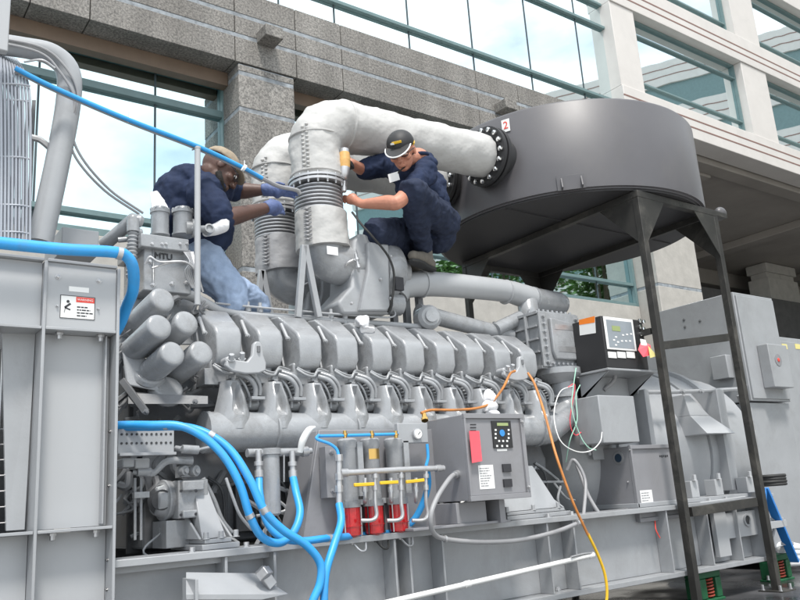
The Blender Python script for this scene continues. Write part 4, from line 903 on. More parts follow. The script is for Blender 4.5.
# ---- alternator
aR = .66; ay, az = 4.32, P(657, 373, 4.32).z - .72
m = MB(); xa0, xa1 = 4.45, 6.1
m.lathe((xa0 - .3, ay, az), (1, 0, 0), [(0, .48), (.1, .6), (.28, aR), (.34, aR), (.35, aR + .03), (.4, aR + .03), (.41, aR - .03), (.5, aR - .005), (1.3, aR - .005), (1.35, aR + .03), (1.4, aR + .03), (1.41, aR), (1.42, aR + .04), (1.62, aR + .04), (1.63, aR + .07), (1.69, aR + .07), (1.7, aR + .03), (2.1, aR), (2.15, .3)], 48)
al = m.build('alternator', GREY, G)
m = MB()
for k in range(26):
    a = math.radians(100 + k * 8); m.bolt((xa0 + .1, ay + math.cos(a) * (aR + .012), az + math.sin(a) * (aR + .012)), (-1, 0, 0), .012, .02)
m.build('flange_bolt', GREY, al)
m = MB(); x0 = P(674, 400, 3.72).x; x1 = P(721, 430, 3.6).x; zA = P(700, 397, 3.72).z; zM = P(700, 417, 3.68).z; zB = P(700, 435, 3.6).z
m.hexa([(x0, 3.48, zB), (x1, 3.48, zB), (x1, 3.9, zB), (x0, 3.9, zB), (x0, 3.6, zM), (x1 - .12, 3.6, zM), (x1 - .12, 3.9, zM), (x0, 3.9, zM)])
m.hexa([(x0, 3.6, zM + .001), (x1 - .12, 3.6, zM + .001), (x1 - .12, 3.95, zM + .001), (x0, 3.95, zM + .001), (x0, 3.63, zA), (x1 - .3, 3.63, zA), (x1 - .3, 3.95, zA), (x0, 3.95, zA)]); m.build('air_outlet_hood', LIGHT, al, bevel=.003)
m = MB()
for px, w_ in ((645, .05), (718, .1)):
    x = P(px, 430, 3.6).x; zt2_ = P(px, 393, 3.72).z; m.box(x, x + w_, 3.56, 3.9, .7, zt2_)
m.build('side_post', GREY, al, bevel=.004)
m = MB(); m.tube([P(636, 392, 3.62), P(660, 392, 3.6), P(700, 391, 3.6), P(738, 389, 3.62)], .016, 8)
for px in (645, 663, 682, 701, 720): p = P(px, 391.5, 3.58); m.bolt(p, (0, -1, 0), .014, .02)
m.build('seam_flange', GREY, al)
m = MB()
m.box(4.35, 5.62, 3.42, 3.9, .646, .675); m.build('foot_plate', GREY, al, bevel=.003)
m = MB()
for px, py in ((672, 497), (690, 490), (715, 493), (745, 483)):
    p = P(px, py, 3.5); m.box(p.x - .04, p.x + .05, 3.46, 3.55, .676, .70 + .09); m.bolt((p.x, 3.45, .79), (0, 0, 1), .015, .04)
m.tube([P(700, 503, 3.36), P(730, 499, 3.36), P(745, 497, 3.36)], .008, 8); m.build('clamp_block', LIGHT, al, bevel=.003)
m = MB(); xT = P(733, 330, 4.0).x
m.build('spare_bracket', GREY, al) if False else None
# small clip lever and shelf at the lower left of the skid
m = MB(); m.hexa([P(186, 600, 3.22), P(262, 600, 3.22), P(250, 575, 3.34), P(186, 575, 3.34), P(186, 594, 3.22), P(289, 594, 3.22), P(255, 573, 3.34), P(186, 572, 3.34)]); m.box(P(186, 590, 3.3).x, P(189, 590, 3.3).x, 3.2, 3.34, .3, .55); m.build('battery_tray', GREY, G, bevel=.002)
m = MB(); m.bar(P(260, 569, 3.25), P(272, 586, 3.25), .035, .045); m.bar(P(262, 570, 3.24), P(267, 577, 3.22), .045, .05); m.build('battery_clip', STEEL, G, bevel=.003)
m = MB(); m.box(1.0, P(274, 560, 3.45).x, 3.40, 3.46, .59, .613); m.build('cross_rail', GREY, G)
m = MB()
for px in (140, 165, 190, 215, 245):
    pass
m.bm.free()

# ================================================================ the rest of the yard
# blue hoses
def hose(name, label, pts, r, clips=(), fit=(), group='blue coolant hoses'):
    pts = [P(a, b_, c_) for a, b_, c_ in pts]; t = thing(name, label, 'hose', pts[0], group)
    m = MB(); m.tube(pts, r, 16, n=8); m.build('hose', BLUE, t)
    if clips:
        m = MB()
        for a, b_, y, a2, b2_, y2 in clips:
            p, q = P(a, b_, y), P(a2, b2_, y2); m.tube([p, q], r * 1.12, 16, smooth=False)
        m.build('hose_clamp', STEEL, t)
    return t
hose('coolant_hose', 'thick blue hose along the top of the left steel frame', [(-25, 240, 3.24), (0, 243, 3.24), (60, 249, 3.24), (112, 252, 3.24), (126, 256, 3.25), (133, 268, 3.27), (133, 290, 3.34), (127, 306, 3.42), (119, 326, 3.5), (106, 345, 3.55)], .0245, [(117, 252.8, 3.24, 122, 254, 3.24)])
hose('coolant_hose', 'blue hose looping down and up again to the right-hand fitting of the small canister', [(100, 426, 3.52), (122, 425, 3.47), (150, 425, 3.36), (180, 426, 3.29), (205, 438, 3.24), (225, 458, 3.2), (240, 485, 3.18), (250, 516, 3.18), (262, 537, 3.19), (279, 543, 3.2), (293, 533, 3.22), (300, 513, 3.26), (296, 492, 3.32), (293, 477, 3.38)], .0175, [(164, 425.3, 3.33, 168, 425.3, 3.32), (249, 514, 3.18, 251, 518, 3.18)])
hose('coolant_hose', 'blue hose crossing the skid front and hanging down left of the white pole', [(100, 428, 3.58), (122, 427, 3.52), (150, 427, 3.43), (185, 427, 3.35), (210, 435, 3.28), (232, 452, 3.22), (250, 480, 3.16), (264, 510, 3.13), (283, 530, 3.12), (306, 545, 3.12), (320, 563, 3.12), (320, 583, 3.12), (312, 603, 3.12), (306, 625, 3.12)], .0175, [(263, 507, 3.13, 266, 513, 3.13), (209, 434, 3.28, 214, 437, 3.27)])
hose('coolant_hose', 'blue hose from the left fitting of the small canister passing behind the red bowls', [(259, 478, 3.38), (260, 495, 3.34), (266, 520, 3.3), (280, 537, 3.27), (300, 541, 3.26), (330, 538, 3.28), (365, 535, 3.42), (395, 532, 3.42), (412, 522, 3.42), (423, 503, 3.38), (428, 485, 3.34), (427, 470, 3.3)], .0165, [(326, 538.3, 3.277, 331, 538, 3.28)])
hose('coolant_hose', 'blue hose hanging straight down from the left end of the filter manifold', [(339, 504, 3.26), (341, 522, 3.22), (334, 545, 3.17), (326, 572, 3.14), (324, 600, 3.13), (324, 630, 3.13)], .0175)
tb = thing('blue_tube', 'thin blue tube sagging across from the fan cage to the exhaust pipes', 'hose', P(26, 74, 3.6))
m = MB(); m.tube([P(15, 68, 3.62), P(55, 88, 3.62), (P(127, 119, 3.62)), P(197, 146, 3.66), P(240, 166, 3.7), P(262, 178, 3.74)], .0115, 10); m.build('tube', BLUE, tb)
m = MB(); m.tube([P(15, 71, 3.64), P(55, 91, 3.64), (P(127, 122, 3.64)), P(197, 149, 3.68), P(240, 169, 3.72), P(262, 181, 3.76)], .0075, 8); m.tube([P(260, 177, 3.74), P(278, 186, 3.78), P(296, 190, 3.82), P(300, 194, 3.83)], .0125, 8); m.build('grey_cable', CONDUIT, tb)
m = MB()
for a, b_ in ((128.5, 119.6), (244, 168)): p = P(a, b_, 3.64); m.tube([p + Vector((-.006, 0, .003)), p + Vector((.006, 0, -.003))], .02, 12, smooth=False); m.tube([p, p + Vector((0, -.01, .04))], .003, 5, smooth=False)
m.build('cable_tie', WHITE, tb)

# exhaust pipes: lagged elbow, flange ring, bellows, cuff
DC = Vector((5.03, 4.3)); DR = 1.1
def wob_tube(pts, r, seg, w, mt, name, par, n=8, cap=True):
    m = MB(); m.tube(pts, r, seg, n=n, wob=w, cap=cap); return m.build(name, mt, par)
for k, yt in enumerate((4.0, 4.55)):
    zc0 = P(318, 187, 4.0).z
    zl_ = P(345, 129, 4.0).z; zr_ = P(490, 158, 4.0).z
    lab = 'front lagged exhaust pipe bending over the crouching worker into the drum' if k == 0 else 'rear lagged exhaust pipe half hidden behind the front one'
    t = thing('exhaust_pipe', lab, 'exhaust pipe', (xt, yt, zc0), 'lagged exhaust pipes')
    r = .162
    xe_ = DC.x - math.sqrt(DR ** 2 - (yt - DC.y) ** 2)
    pts = [(xt, yt, zc0 + .03), (xt, yt, zc0 + .12), (xt, yt, zl_ - .17), (xt + .05, yt, zl_ - .06), (xt + .17, yt, zl_ + .01), (xt + .32, yt, zl_ + .02), (xt + .8, yt, zl_ + (zr_ - zl_) * .5), (xe_ - .13, yt, zr_)]
    m = MB(); m.tube(pts, [r, r, r * 1.02, r * 1.05, r * 1.04, r, r, r * .98], 40, n=14, wob=.012); m.build('lagging', LAG, t)
    m = MB()                                       # seams and laced edge
    for zz_ in (zc0 + .05, zl_ - .14): m.lathe((xt, yt, zz_), (0, 0, 1), [(0, r + .004), (.004, r + .011), (.012, r + .011), (.016, r + .004)], 36)
    m.lathe((xt + .2, yt, zl_ + .01), (1, 0, .05), [(0, r + .004), (.005, r + .012), (.012, r + .012), (.017, r + .004)], 36)
    pz = zc0 + .06
    while pz < zl_ - .1: m.ell((xt - r * .86, yt - r * .5, pz), (.012, .012, .009)); m.ell((xt - r * .78, yt - r * .66, pz + .012), (.011, .011, .008)); pz += .028
    m.build('lagging_seam', LAG, t)
    m = MB(); R1 = r + .018
    m.lathe((xt, yt, zc0 - .012), (0, 0, 1), [(0, R1 - .03), (.0005, R1), (.016, R1), (.0165, R1 - .02), (.024, R1 - .02), (.0245, R1 + .004), (.038, R1 + .004), (.0385, R1 - .03)], 44)
    fgp = m.build('flange_ring', STEEL, t)
    m = MB()
    for j in range(18): a = j * math.pi / 9; m.lathe((xt + math.cos(a) * (R1 - .012), yt + math.sin(a) * (R1 - .012), zc0 - .03), (0, 0, 1), [(0, .006), (.01, .006), (.011, .009), (.02, .009), (.048, .006), (.07, .006)], 6)
    m.build('flange_bolt', STEEL, fgp)
    zb1 = P(318, 215, 4.0).z; n = 7; prof = [(0, .12)]
    for j in range(n): h = (zc0 - .02 - zb1) / n; prof += [(j * h, .128), (j * h + h * .3, .152), (j * h + h * .6, .152), (j * h + h * .95, .128)]
    m = MB(); m.lathe((xt, yt, zb1), (0, 0, 1), prof, 44); m.build('bellows', STEEL, t)
    zb2 = P(325, 250, 4.0).z
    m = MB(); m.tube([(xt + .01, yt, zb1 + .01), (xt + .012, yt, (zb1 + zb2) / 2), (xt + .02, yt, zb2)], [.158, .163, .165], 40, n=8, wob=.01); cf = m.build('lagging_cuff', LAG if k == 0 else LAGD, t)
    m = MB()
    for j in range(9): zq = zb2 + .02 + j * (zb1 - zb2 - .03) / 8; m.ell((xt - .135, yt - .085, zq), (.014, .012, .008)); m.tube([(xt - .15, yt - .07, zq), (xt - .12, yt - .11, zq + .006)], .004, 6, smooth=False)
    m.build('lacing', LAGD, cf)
    if k == 0:
        m = MB(); c = P(333, 252, 3.84); m.box(c.x - .045, c.x + .03, 3.832, 3.835, c.z - .02, c.z + .03); m.build('paper_tag', LABEL, t)
    # flange and studs at the drum
    m = MB(); xf = xe_ - .12; m.lathe((xf, yt, zr_), (1, 0, 0), [(0, .15), (.001, .225), (.03, .225), (.031, .205), (.045, .205), (.046, .225), (.075, .225), (.076, .165), (.28, .165)], 44); fb = m.build('drum_flange', BOXB, t)
    m = MB()
    for j in range(16): a = j * math.pi / 8 + .1; m.lathe((xf - .03, yt + math.cos(a) * .195, zr_ + math.sin(a) * .195), (1, 0, 0), [(0, .01), (.006, .018), (.028, .018), (.03, .008), (.09, .008)], 8)
    m.build('flange_nut', CHROME, fb)
# drum
zd0, zd1 = EYE.z + 2.055, EYE.z + 2.76
dt = thing('exhaust_drum', 'big squat charcoal steel drum raised on a black rack', 'silencer', (DC.x, DC.y, zd0))
m = MB(); m.lathe((DC.x, DC.y, zd0), (0, 0, 1), [(0, DR - .02), (.012, DR - .02), (.013, DR), (zd1 - zd0 - .02, DR), (zd1 - zd0, DR - .015), (zd1 - zd0, DR - .05), (zd1 - zd0 - .1, DR - .06)], 128); ds = m.build('shell', DRUM, dt)
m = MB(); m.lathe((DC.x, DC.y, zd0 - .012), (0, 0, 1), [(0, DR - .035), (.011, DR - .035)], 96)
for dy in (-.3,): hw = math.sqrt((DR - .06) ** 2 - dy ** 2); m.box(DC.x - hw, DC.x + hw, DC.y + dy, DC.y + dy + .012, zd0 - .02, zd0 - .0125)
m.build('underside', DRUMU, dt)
m = MB(); c = P(577, 186, 3.2); a = math.atan2(c.y - DC.y, c.x - DC.x); n_ = Vector((math.cos(a), math.sin(a), 0)); tt = Vector((-n_.y, n_.x, 0)); bp = Vector((DC.x, DC.y, zd0 + .06)) + n_ * (DR + .004)
m.bar(bp - tt * .1, bp + tt * .1, .008, .11)
for s_ in (-1, 1): m.prism([bp + tt * (.07 * s_) + Vector((0, 0, -.05)), bp + tt * (.07 * s_) + n_ * .06 + Vector((0, 0, -.05)), bp + tt * (.07 * s_) + Vector((0, 0, .045))], tt * .01)
m.build('mounting_lug', DRUM, dt, bevel=.001)
c = P(500, 124, 4.0); a = math.atan2(-.45, -.9); 
# number tag
a = math.atan2(P(500, 124, 3.85).y - DC.y, P(500, 124, 3.85).x - DC.x); n_ = Vector((math.cos(a), math.sin(a), 0)); tt = Vector((n_.y, -n_.x, 0)) * -1
if tt.x < 0: tt = -tt
bp = Vector((DC.x, DC.y, 0)) + n_ * (DR + .003); bp.z = P(500, 124, bp.y).z
up = Vector((0, 0, 1)); nn = n_
m = MB(); m.prism([bp + tt * s1 * .032 + up * s2 * .05 for s1, s2 in ((-1, -1), (1, -1), (1, 1), (-1, 1))], nn * .003); tg = m.build('number_tag', LABEL, dt, label='white tag with a red figure 2')
text_mesh('2', .085, bp + nn * .005, tt, up, 'red_number', REDINK, tg, .001)
# rack
rk = thing('steel_rack', 'tall black angle-steel rack standing over the alternator and carrying the drum', 'rack', (5.1, 3.3, 0))
xA, xB = P(637, 197, 3.3).x, P(712, 212, 3.3).x; zR = EYE.z + 1.985; yR2 = 5.2; W = .05
def leg(x, y):
    m = MB(); m.box(x - W / 2, x + W / 2, y - W / 2, y + W / 2, .012, zR - .002); m.box(x - .09, x + .09, y - .09, y + .09, 0, .012); m.build('leg', BLACK, rk, bevel=.002)
    m = MB()
    for a, b_ in ((-1, -1), (1, -1), (1, 1), (-1, 1)): m.bolt((x + a * .065, y + b_ * .065, .012), (0, 0, 1), .01, .035)
    m.build('anchor_bolt', STEEL, rk)
for x in (xA, xB):
    for y in (3.3, yR2): leg(x, y)
m = MB(); m.box(xA - W / 2, xB + W / 2, 3.3 - W / 2, 3.3 + W / 2, zR, zR + W); m.box(xA - W / 2, xB + W / 2, yR2 - W / 2, yR2 + W / 2, zR, zR + W)
for x in (xA, xB): m.box(x - W / 2, x + W / 2, 3.3 + W / 2 + .001, yR2 - W / 2 - .001, zR + .001, zR + W - .001)
m.box(xB + W / 2 + .001, xB + .17, 3.3 - .02, 3.3 + .05, zR + .01, zR + .05)
m.build('top_beam', BLACK, rk, bevel=.002)
m = MB(); m.bar(P(660, 346, 3.3), P(727, 337.5, 3.3), .04, .055); m.bar(P(690, 512, 3.3), P(755, 502, 3.3), .04, .06)
m.bar((xA, 3.3 + .04, P(660, 330, 3.3).z), (xA, yR2 - .04, P(660, 330, 3.3).z), .04); m.bar((xB, 3.3 + .04, P(755, 502, 3.3).z), (xB, yR2 - .04, P(755, 502, 3.3).z), .04)
m.bar((xA + .04, yR2, 1.9), (xB - .04, yR2, 1.9), .04); m.build('cross_bar', BLACK, rk, bevel=.002)
m = MB()
for y in (3.3, yR2):
    for x, s_ in ((xA, 1), (xB, -1)):
        for yy_, off in ((y - W / 2 - .008, 0),): m.prism([(x + s_ * W / 2, yy_ + .01, zR - .001), (x + s_ * .28, yy_ + .01, zR - .001), (x + s_ * W / 2, yy_ + .01, zR - .33)], (0, .006, 0))
        sy = 1 if y < 4 else -1; m.prism([(x - .02, y + sy * W / 2, zR - .001), (x - .02, y + sy * .33, zR - .001), (x - .02, y + sy * W / 2, zR - .33)], (.006, 0, 0))
m.build('gusset', BLACK, rk)
m = MB(); c = Vector((xB + .17, 3.3, zR + .03)); m.ell(c + Vector((0, .03, .04)), (.06, .04, .05)); m.build('rag_bundle', DRUM, rk)
# spring isolators under the skid
for i, (px, py, y, lb) in enumerate(((704, 588, 3.47, 'green spring isolator under the skid left of the right-hand rack leg'), (775, 565, 3.6, 'green spring isolator beyond the end of the skid behind the right-hand rack leg'))):
    x = P(px, py, y).x; t = thing('spring_isolator', lb, 'isolator', (x, y, 0), 'green spring isolators')
    m = MB(); m.box(x - .13, x + .13, y - .07, y + .07, 0, .02); m.box(x - .12, x - .05, y - .06, y + .06, .021, .15); m.box(x + .06, x + .12, y - .06, y + .06, .021, .15); m.box(x - .12, x + .12, y - .06, y + .06, .151, .195); m.build('housing', GREEN, t, bevel=.006)
    m = MB(); m.tube([(x + .005 + math.cos(a) * .032, y - .03 + math.sin(a) * .032, .022 + a * .0033) for a in [k * .4 for k in range(96)]], .006, 6, n=1, smooth=False); m.build('spring', SPRING, t)
    m = MB(); m.bolt((x - .125, y, .02), (0, 0, 1), .01, .03); m.bolt((x + .125, y, .02), (0, 0, 1), .01, .03); m.build('bolt', STEEL, t)

# white pole leaning along the skid
t = thing('white_pole', 'long white pole lying slantwise in front of the skid', 'pole', P(593, 555, 3.28)); a = P(593, 555, 3.28); b_ = P(360, 609, 3.1)
m = MB(); m.tube([a, b_], .0135, 14, smooth=False); m.tube([a - (a - b_) * .02, a + (a - b_) * .0], .017, 12, smooth=False); m.tube([a.lerp(b_, .6), a.lerp(b_, .62)], .017, 12, smooth=False); m.build('pole', WHITE, t)
m = MB(); m.tube([P(571, 557, 3.24), P(583, 554, 3.26), P(592, 553, 3.27)], .006, 6); m.build('tie_wire', STEEL, t)

# orange cord
m = MB(); m.tube([P(421, 413, 3.5), P(432, 410, 3.5), P(455, 410, 3.5), P(478, 408, 3.5), P(492, 402, 3.5), P(503, 388, 3.49), P(510, 374, 3.5), P(515, 371, 3.52)], .0075, 8); t = thing('orange_cord', 'short rusty orange cord lying over the cylinders', 'cord', P(421, 413, 3.5)); m.build('cord', ORANGE, t)
m = MB(); m.lathe(P(424, 414, 3.5), (-.3, -.5, -1), [(0, .013), (.03, .013), (.03, .02), (.045, .02)], 8); m.build('brass_end', BRASS, t)
t = thing('orange_cord', 'long orange cord hanging from the end of the engine to the ground', 'cord', P(530, 374, 3.5))
m = MB(); m.tube([P(528, 373, 3.52), P(535, 385, 3.45), P(545, 415, 3.3), P(556, 455, 3.15), P(572, 500, 3.1), P(588, 535, 3.1)], .0075, 8); m.build('cord', ORANGE, t)
m = MB(); m.tube([P(588, 534, 3.1), P(598, 555, 3.1), P(605, 575, 3.1), P(607, 595, 3.1), P(604, 615, 3.1)], .008, 8); m.build('yellow_sleeve', YELLOW, t)
m = MB()
# rags
def rag(name, label, pts, y, cat='cloth', th=.02):
    t = MB(); c = P(*pts[0], y)
    V = [P(a, b_, y + (i % 2) * .03) for i, (a, b_) in enumerate(pts)]; t.prism(V, (.0, th, 0)); o = t.build(name, WCOTTON, None, bevel=.004); return tag(o, label, cat)
m.bm.free()
m = MB(); c = P(490, 398, 3.52); m.ell(c, (.05, .03, .045)); m.ell(c + Vector((-.01, -.005, -.05)), (.06, .03, .04)); m.ell(c + Vector((.0, -.01, -.1)), (.055, .03, .03))
for v in m.bm.verts: v.co += Vector((1, 1, 1)) * noise.noise(v.co * 22) * .02
tag(m.build('white_rag', WCOTTON, None), 'crumpled white rag lying on the eighth cylinder behind the control box', 'rag')
m = MB(); m.ell(P(362, 322, 3.74), (.045, .04, .04)); m.ell(P(367, 330, 3.72), (.05, .03, .03))
for v in m.bm.verts: v.co += Vector((1, 1, 1)) * noise.noise(v.co * 22) * .025
tag(m.build('white_rag', WCOTTON, None), 'white rag on top of the fifth cylinder cover beneath the turbochargers', 'rag')
m = MB(); pts = [P(150, 192, 3.98), P(157, 190, 3.95), P(168, 203, 3.92), P(170, 211, 3.9), P(162, 216, 3.9), P(152, 214, 3.92)]; m.prism(pts, (.01, .03, 0)); tag(m.build('white_cloth', WCOTTON, None, bevel=.006), 'white cloth draped behind the thermostat towers', 'cloth')
# red tags
m = MB(); c = P(475, 446, 3.148); m.prism([P(469, 431, 3.15), P(479, 431, 3.145), P(482, 461, 3.14), P(472, 463, 3.145)], (0, -.002, 0)); tag(m.build('red_tag', PINK, None), 'red paper tag hanging on the grey control box door', 'tag')
t = thing('red_tag', 'crumpled red and yellow tag hanging from the black controller', 'tag', P(645, 350, 3.36))
m = MB(); m.prism([P(641, 341, 3.38), P(650, 345, 3.34), P(652, 355, 3.34), P(643, 357, 3.35), P(638, 350, 3.37)], (0, -.003, 0)); m.build('red_paper', PINK, t)
m = MB(); m.prism([P(648, 346, 3.335), P(657, 356, 3.33), P(650, 358, 3.33)], (0, -.003, 0)); m.build('yellow_corner', YELINK, t)
m = MB(); m.prism([P(640, 339, 3.375), P(645, 340, 3.36), P(647, 346, 3.35), P(641, 345, 3.37)], (0, -.004, 0)); m.build('white_label', LABEL, t)
# loose thin wires at the aftercooler
for lb, mt, pts in (('thin white wire looping beside the air elbow', WHITE, [(573, 386, 3.6), (560, 392, 3.55), (554, 415, 3.5), (560, 440, 3.45), (575, 451, 3.42), (590, 451, 3.42), (600, 442, 3.4), (602, 432, 3.4)]),
        ('pale green wire hanging from the black controller', mat('pale_green_wire', (.35, .6, .48), .5), [(576, 368, 3.55), (573, 390, 3.52), (572, 410, 3.5), (580, 435, 3.48), (588, 447, 3.46), (596, 450, 3.46)]),
        ('second green wire beside the conduit left of the junction box', MATS['pale_green_wire'], [(580, 385, 3.55), (576, 396, 3.53), (577, 420, 3.5), (570, 440, 3.52), (566, 462, 3.6)]),
        ('thin red wire behind the white loop', PINK, [(568, 387, 3.58), (575, 386, 3.56), (570, 420, 3.6), (575, 435, 3.6), (584, 430, 3.6)]),
        ('short red wire below the junction box', REDINK, [(655, 521, 3.4), (656, 530, 3.38), (660, 538, 3.37)])):
    m = MB(); m.tube([P(*p_) for p_ in pts], .0035, 6); tag(m.build('loose_wire', mt, None), lb, 'wire', 'loose wires')

# cabinets at the right
xq = P(734, 300, 3.9).x
t = thing('electrical_cabinet', 'tall grey steel cabinet behind the right-hand rack leg', 'cabinet', (xq, 3.9, 0))
x1 = P(772, 300, 3.9).x; z1 = P(745, 294, 3.9).z; yb = P(650, 310, x=xq).y; zs_ = P(760, 402, 3.9).z
m = MB(); m.box(xq, x1, 3.9, yb, zs_ + .01, z1); m.box(xq + .02, x1 + .02, 3.93, yb, .06, zs_); m.build('body', GREY, t, bevel=.006)
m = MB(); m.box(xq + .02, x1 - .02, 3.885, 3.899, zs_ + .03, z1 - .03); m.build('door', GREY, t, bevel=.003)
m = MB(); m.box(xq - .015, xq - .001, 3.93, 3.97, P(740, 375, 3.9).z, P(740, 352, 3.9).z); m.bolt((xq, 3.95, zs_ + .15), (-1, 0, 0), .025, .03); m.tube([P(740, 395, 3.85), P(752, 430, 3.85), P(756, 470, 3.85)], .03, 10); m.build('latch', STEEL, t, bevel=.002)
m = MB()
for px, py in ((684, 320), (700, 321), (685, 327)): m.bolt(P(px, py, x=xq), (-1, 0, 0), .01, .004)
m.build('screw', DARKG, t)
m = MB(); x0b = xq - .03; p0, p1_ = P(715, 358, x=xq), P(735, 378, x=xq); m.box(xq - .09, xq - .002, p1_.y, p0.y, p1_.z, p0.z); m.build('side_box', GREY, t, bevel=.006)
t = thing('disconnect_box', 'small grey disconnect box with a red button on the tall cabinet door', 'switch box', (x1, 3.85, 1))
q = rect(765, 346, 784, 388, 3.84); m = MB(); m.box(q[0], q[1], 3.78, 3.884, q[2], q[3]); m.build('box', GREY, t, bevel=.006)
m = MB(); c = P(778, 360, 3.78); m.lathe(c, (0, -1, 0), [(0, .018), (.008, .018), (.012, .012)], 18); m.build('red_button', REDINK, t)
m = MB(); m.lathe((c.x, 3.7795, c.z), (0, -1, 0), [(0, .055), (.004, .055)], 24); m.build('collar', MIDG, t)
t = thing('electrical_cabinet', 'low pale grey cabinet with yellow stickers and a louvre at the right edge', 'cabinet', (x1 + .5, 4.2, 0))
z1 = P(790, 338, 4.2).z; xc0 = P(766, 420, 4.2).x
m = MB(); m.box(xc0, xc0 + 2.2, 4.2, 5.6, .05, z1); m.build('body', GREY, t, bevel=.006)
m = MB(); m.box(xc0 + .05, xc0 + .9, 4.185, 4.199, P(790, 465, 4.2).z, z1 - .05); m.box(xc0 + .05, xc0 + 1.2, 4.185, 4.199, .1, P(790, 470, 4.2).z); m.build('door', GREY, t, bevel=.003)
m = MB(); q = rect(774, 474, 789, 497, 4.18)
for k in range(9): xx_ = q[0] + k * (q[1] - q[0]) / 9; m.box(xx_, xx_ + .015, 4.175, 4.184, q[2], q[3])
m.build('louvre', DARKG, t)
m = MB()
for px in (785, 798): q = rect(px - 2.5, 344, px + 2.5, 349, 4.18); m.box(q[0], q[1], 4.182, 4.184, q[2], q[3])
m.build('yellow_sticker', YELINK, t)
m = MB(); c = P(786, 340, 4.25); m.ell((c.x, 4.5, z1 + .03), (.06, .05, .05)); m.box(c.x + .1, c.x + .3, 4.4, 4.6, z1, z1 + .05); m.build('cable_gland', LIGHT, t)
# black cable reel
c = P(769, 480, 3.6); m = MB()
for k in range(4):
    zk = c.z + .03 - k * .022; m.tube([(c.x + math.cos(a) * (.12 - .01 * (k % 2)), 4.05 + math.sin(a) * .12 - .45, zk) for a in [j * .35 for j in range(19)]], .013, 8)
tag(m.build('cable_coil', RUBBER, None), 'coil of black cable on top of the blue stepladder', 'cable')
# blue stepladder
t = thing('step_ladder', 'blue fibreglass stepladder standing beside the grey cabinets', 'ladder', P(790, 560, 3.9))
m = MB(); za = P(765, 497, 3.5)
for dy in (0, .32): 
    m.bar(P(764, 488, 3.45 + dy), P(795, 562, 3.45 + dy), .02, .07); 
m.build('rail', BLADD, t, bevel=.003)
m = MB(); 
for dy in (0, .32): m.bar(P(764, 488, 3.45 + dy), P(762, 560, 3.45 + dy), .02, .04)
m.build('rear_leg', BLADD, t, bevel=.003)
m = MB()
for f_ in (.1, .42, .75): a, b_ = P(764, 488, 3.45).lerp(P(795, 562, 3.45), f_), P(764, 488, 3.77).lerp(P(795, 562, 3.77), f_); m.bar(a, b_, .09, .025); 
m.bar(P(766, 526, 3.43), P(785, 523, 3.43), .03, .05); m.build('step', LIGHT, t, bevel=.002)
# white hose coil and clutter on the deck
m = MB(); c = P(796, 560, 3.7)
for k in range(4): m.tube([(c.x + .1 + math.cos(a) * (.2 - .01 * k), 3.8 + math.sin(a) * .16, c.z - .04 + .04 * k + .02 * math.sin(a * 2)) for a in [j * .3 for j in range(22)]], .026, 10)
tag(m.build('white_hose', LAMPW, None), 'coil of thick white hose lying on the wet deck at the right edge', 'hose')
m = MB(); m.tube([P(763, 500, 3.85), P(772, 505, 3.8), P(774, 530, 3.8), P(768, 552, 3.8), P(780, 575, 3.75)], .012, 8); m.tube([P(757, 510, 3.85), P(768, 540, 3.8), P(785, 560, 3.75), P(800, 566, 3.7)], .014, 8); tag(m.build('grey_hose', CONDUIT, None), 'thin grey hose hanging down beside the blue ladder', 'hose')
# ================================================================ PEOPLE
TEXC = bpy.data.textures.new('wrinkle', 'CLOUDS'); TEXC.noise_scale = .07; TEXC.noise_depth = 2
def organic(mb, name, m, parent, vox=.008, it=6, wr=0., fac=.5):
    o = mb.build(name, m, parent, fix=True)
    r = o.modifiers.new('skin', 'REMESH'); r.mode = 'VOXEL'; r.voxel_size = vox; r.use_smooth_shade = True
    s = o.modifiers.new('smooth', 'SMOOTH'); s.iterations = it; s.factor = fac
    if wr:
        d = o.modifiers.new('folds', 'DISPLACE'); d.texture = TEXC; d.strength = wr; d.mid_level = .5; d.texture_coords = 'LOCAL'
    return o
def limb(m, pts, rs, seg=14):
    m.tube(pts, rs, seg, n=6)
    m.ell(pts[0], rs[0] * .98, u=12, v=8); m.ell(pts[-1], rs[-1] * .98, u=12, v=8); return m
def rotm(fwd, up):
    f = Vector(fwd).normalized(); u = Vector(up); r = f.cross(u).normalized(); u = r.cross(f)
    return Matrix((r, f, u)).transposed()          # local x=right y=forward z=up
def head(m, c, fwd, up, s=1.):
    """skull, jaw, nose, lips, ears, brows; c is the centre of the head"""
    M_ = rotm(fwd, up)
    def at(x, y, z): return Vector(c) + M_ @ (Vector((x, y, z)) * s)
    m.ell(at(0, -.012, .03), (.076 * s, .096 * s, .09 * s), M_, 24, 16)
    m.ell(at(0, .018, -.035), (.06 * s, .07 * s, .078 * s), M_, 20, 14)
    m.ell(at(0, .05, -.088), (.03 * s, .026 * s, .022 * s), M_)              # chin
    m.ell(at(0, .088, .028), (.052 * s, .014 * s, .012 * s), M_)             # brow
    m.ell(at(0, .098, -.012), (.013 * s, .02 * s, .03 * s), M_); m.ell(at(0, .108, -.026), (.018 * s, .016 * s, .012 * s), M_)
    m.ell(at(0, .088, -.056), (.026 * s, .012 * s, .007 * s), M_); m.ell(at(0, .086, -.067), (.023 * s, .012 * s, .008 * s), M_)
    for q in (-1, 1):
        m.ell(at(q * .078, -.005, .0), (.01 * s, .02 * s, .032 * s), M_); m.ell(at(q * .04, .066, -.018), (.026 * s, .022 * s, .022 * s), M_)
    return at, M_
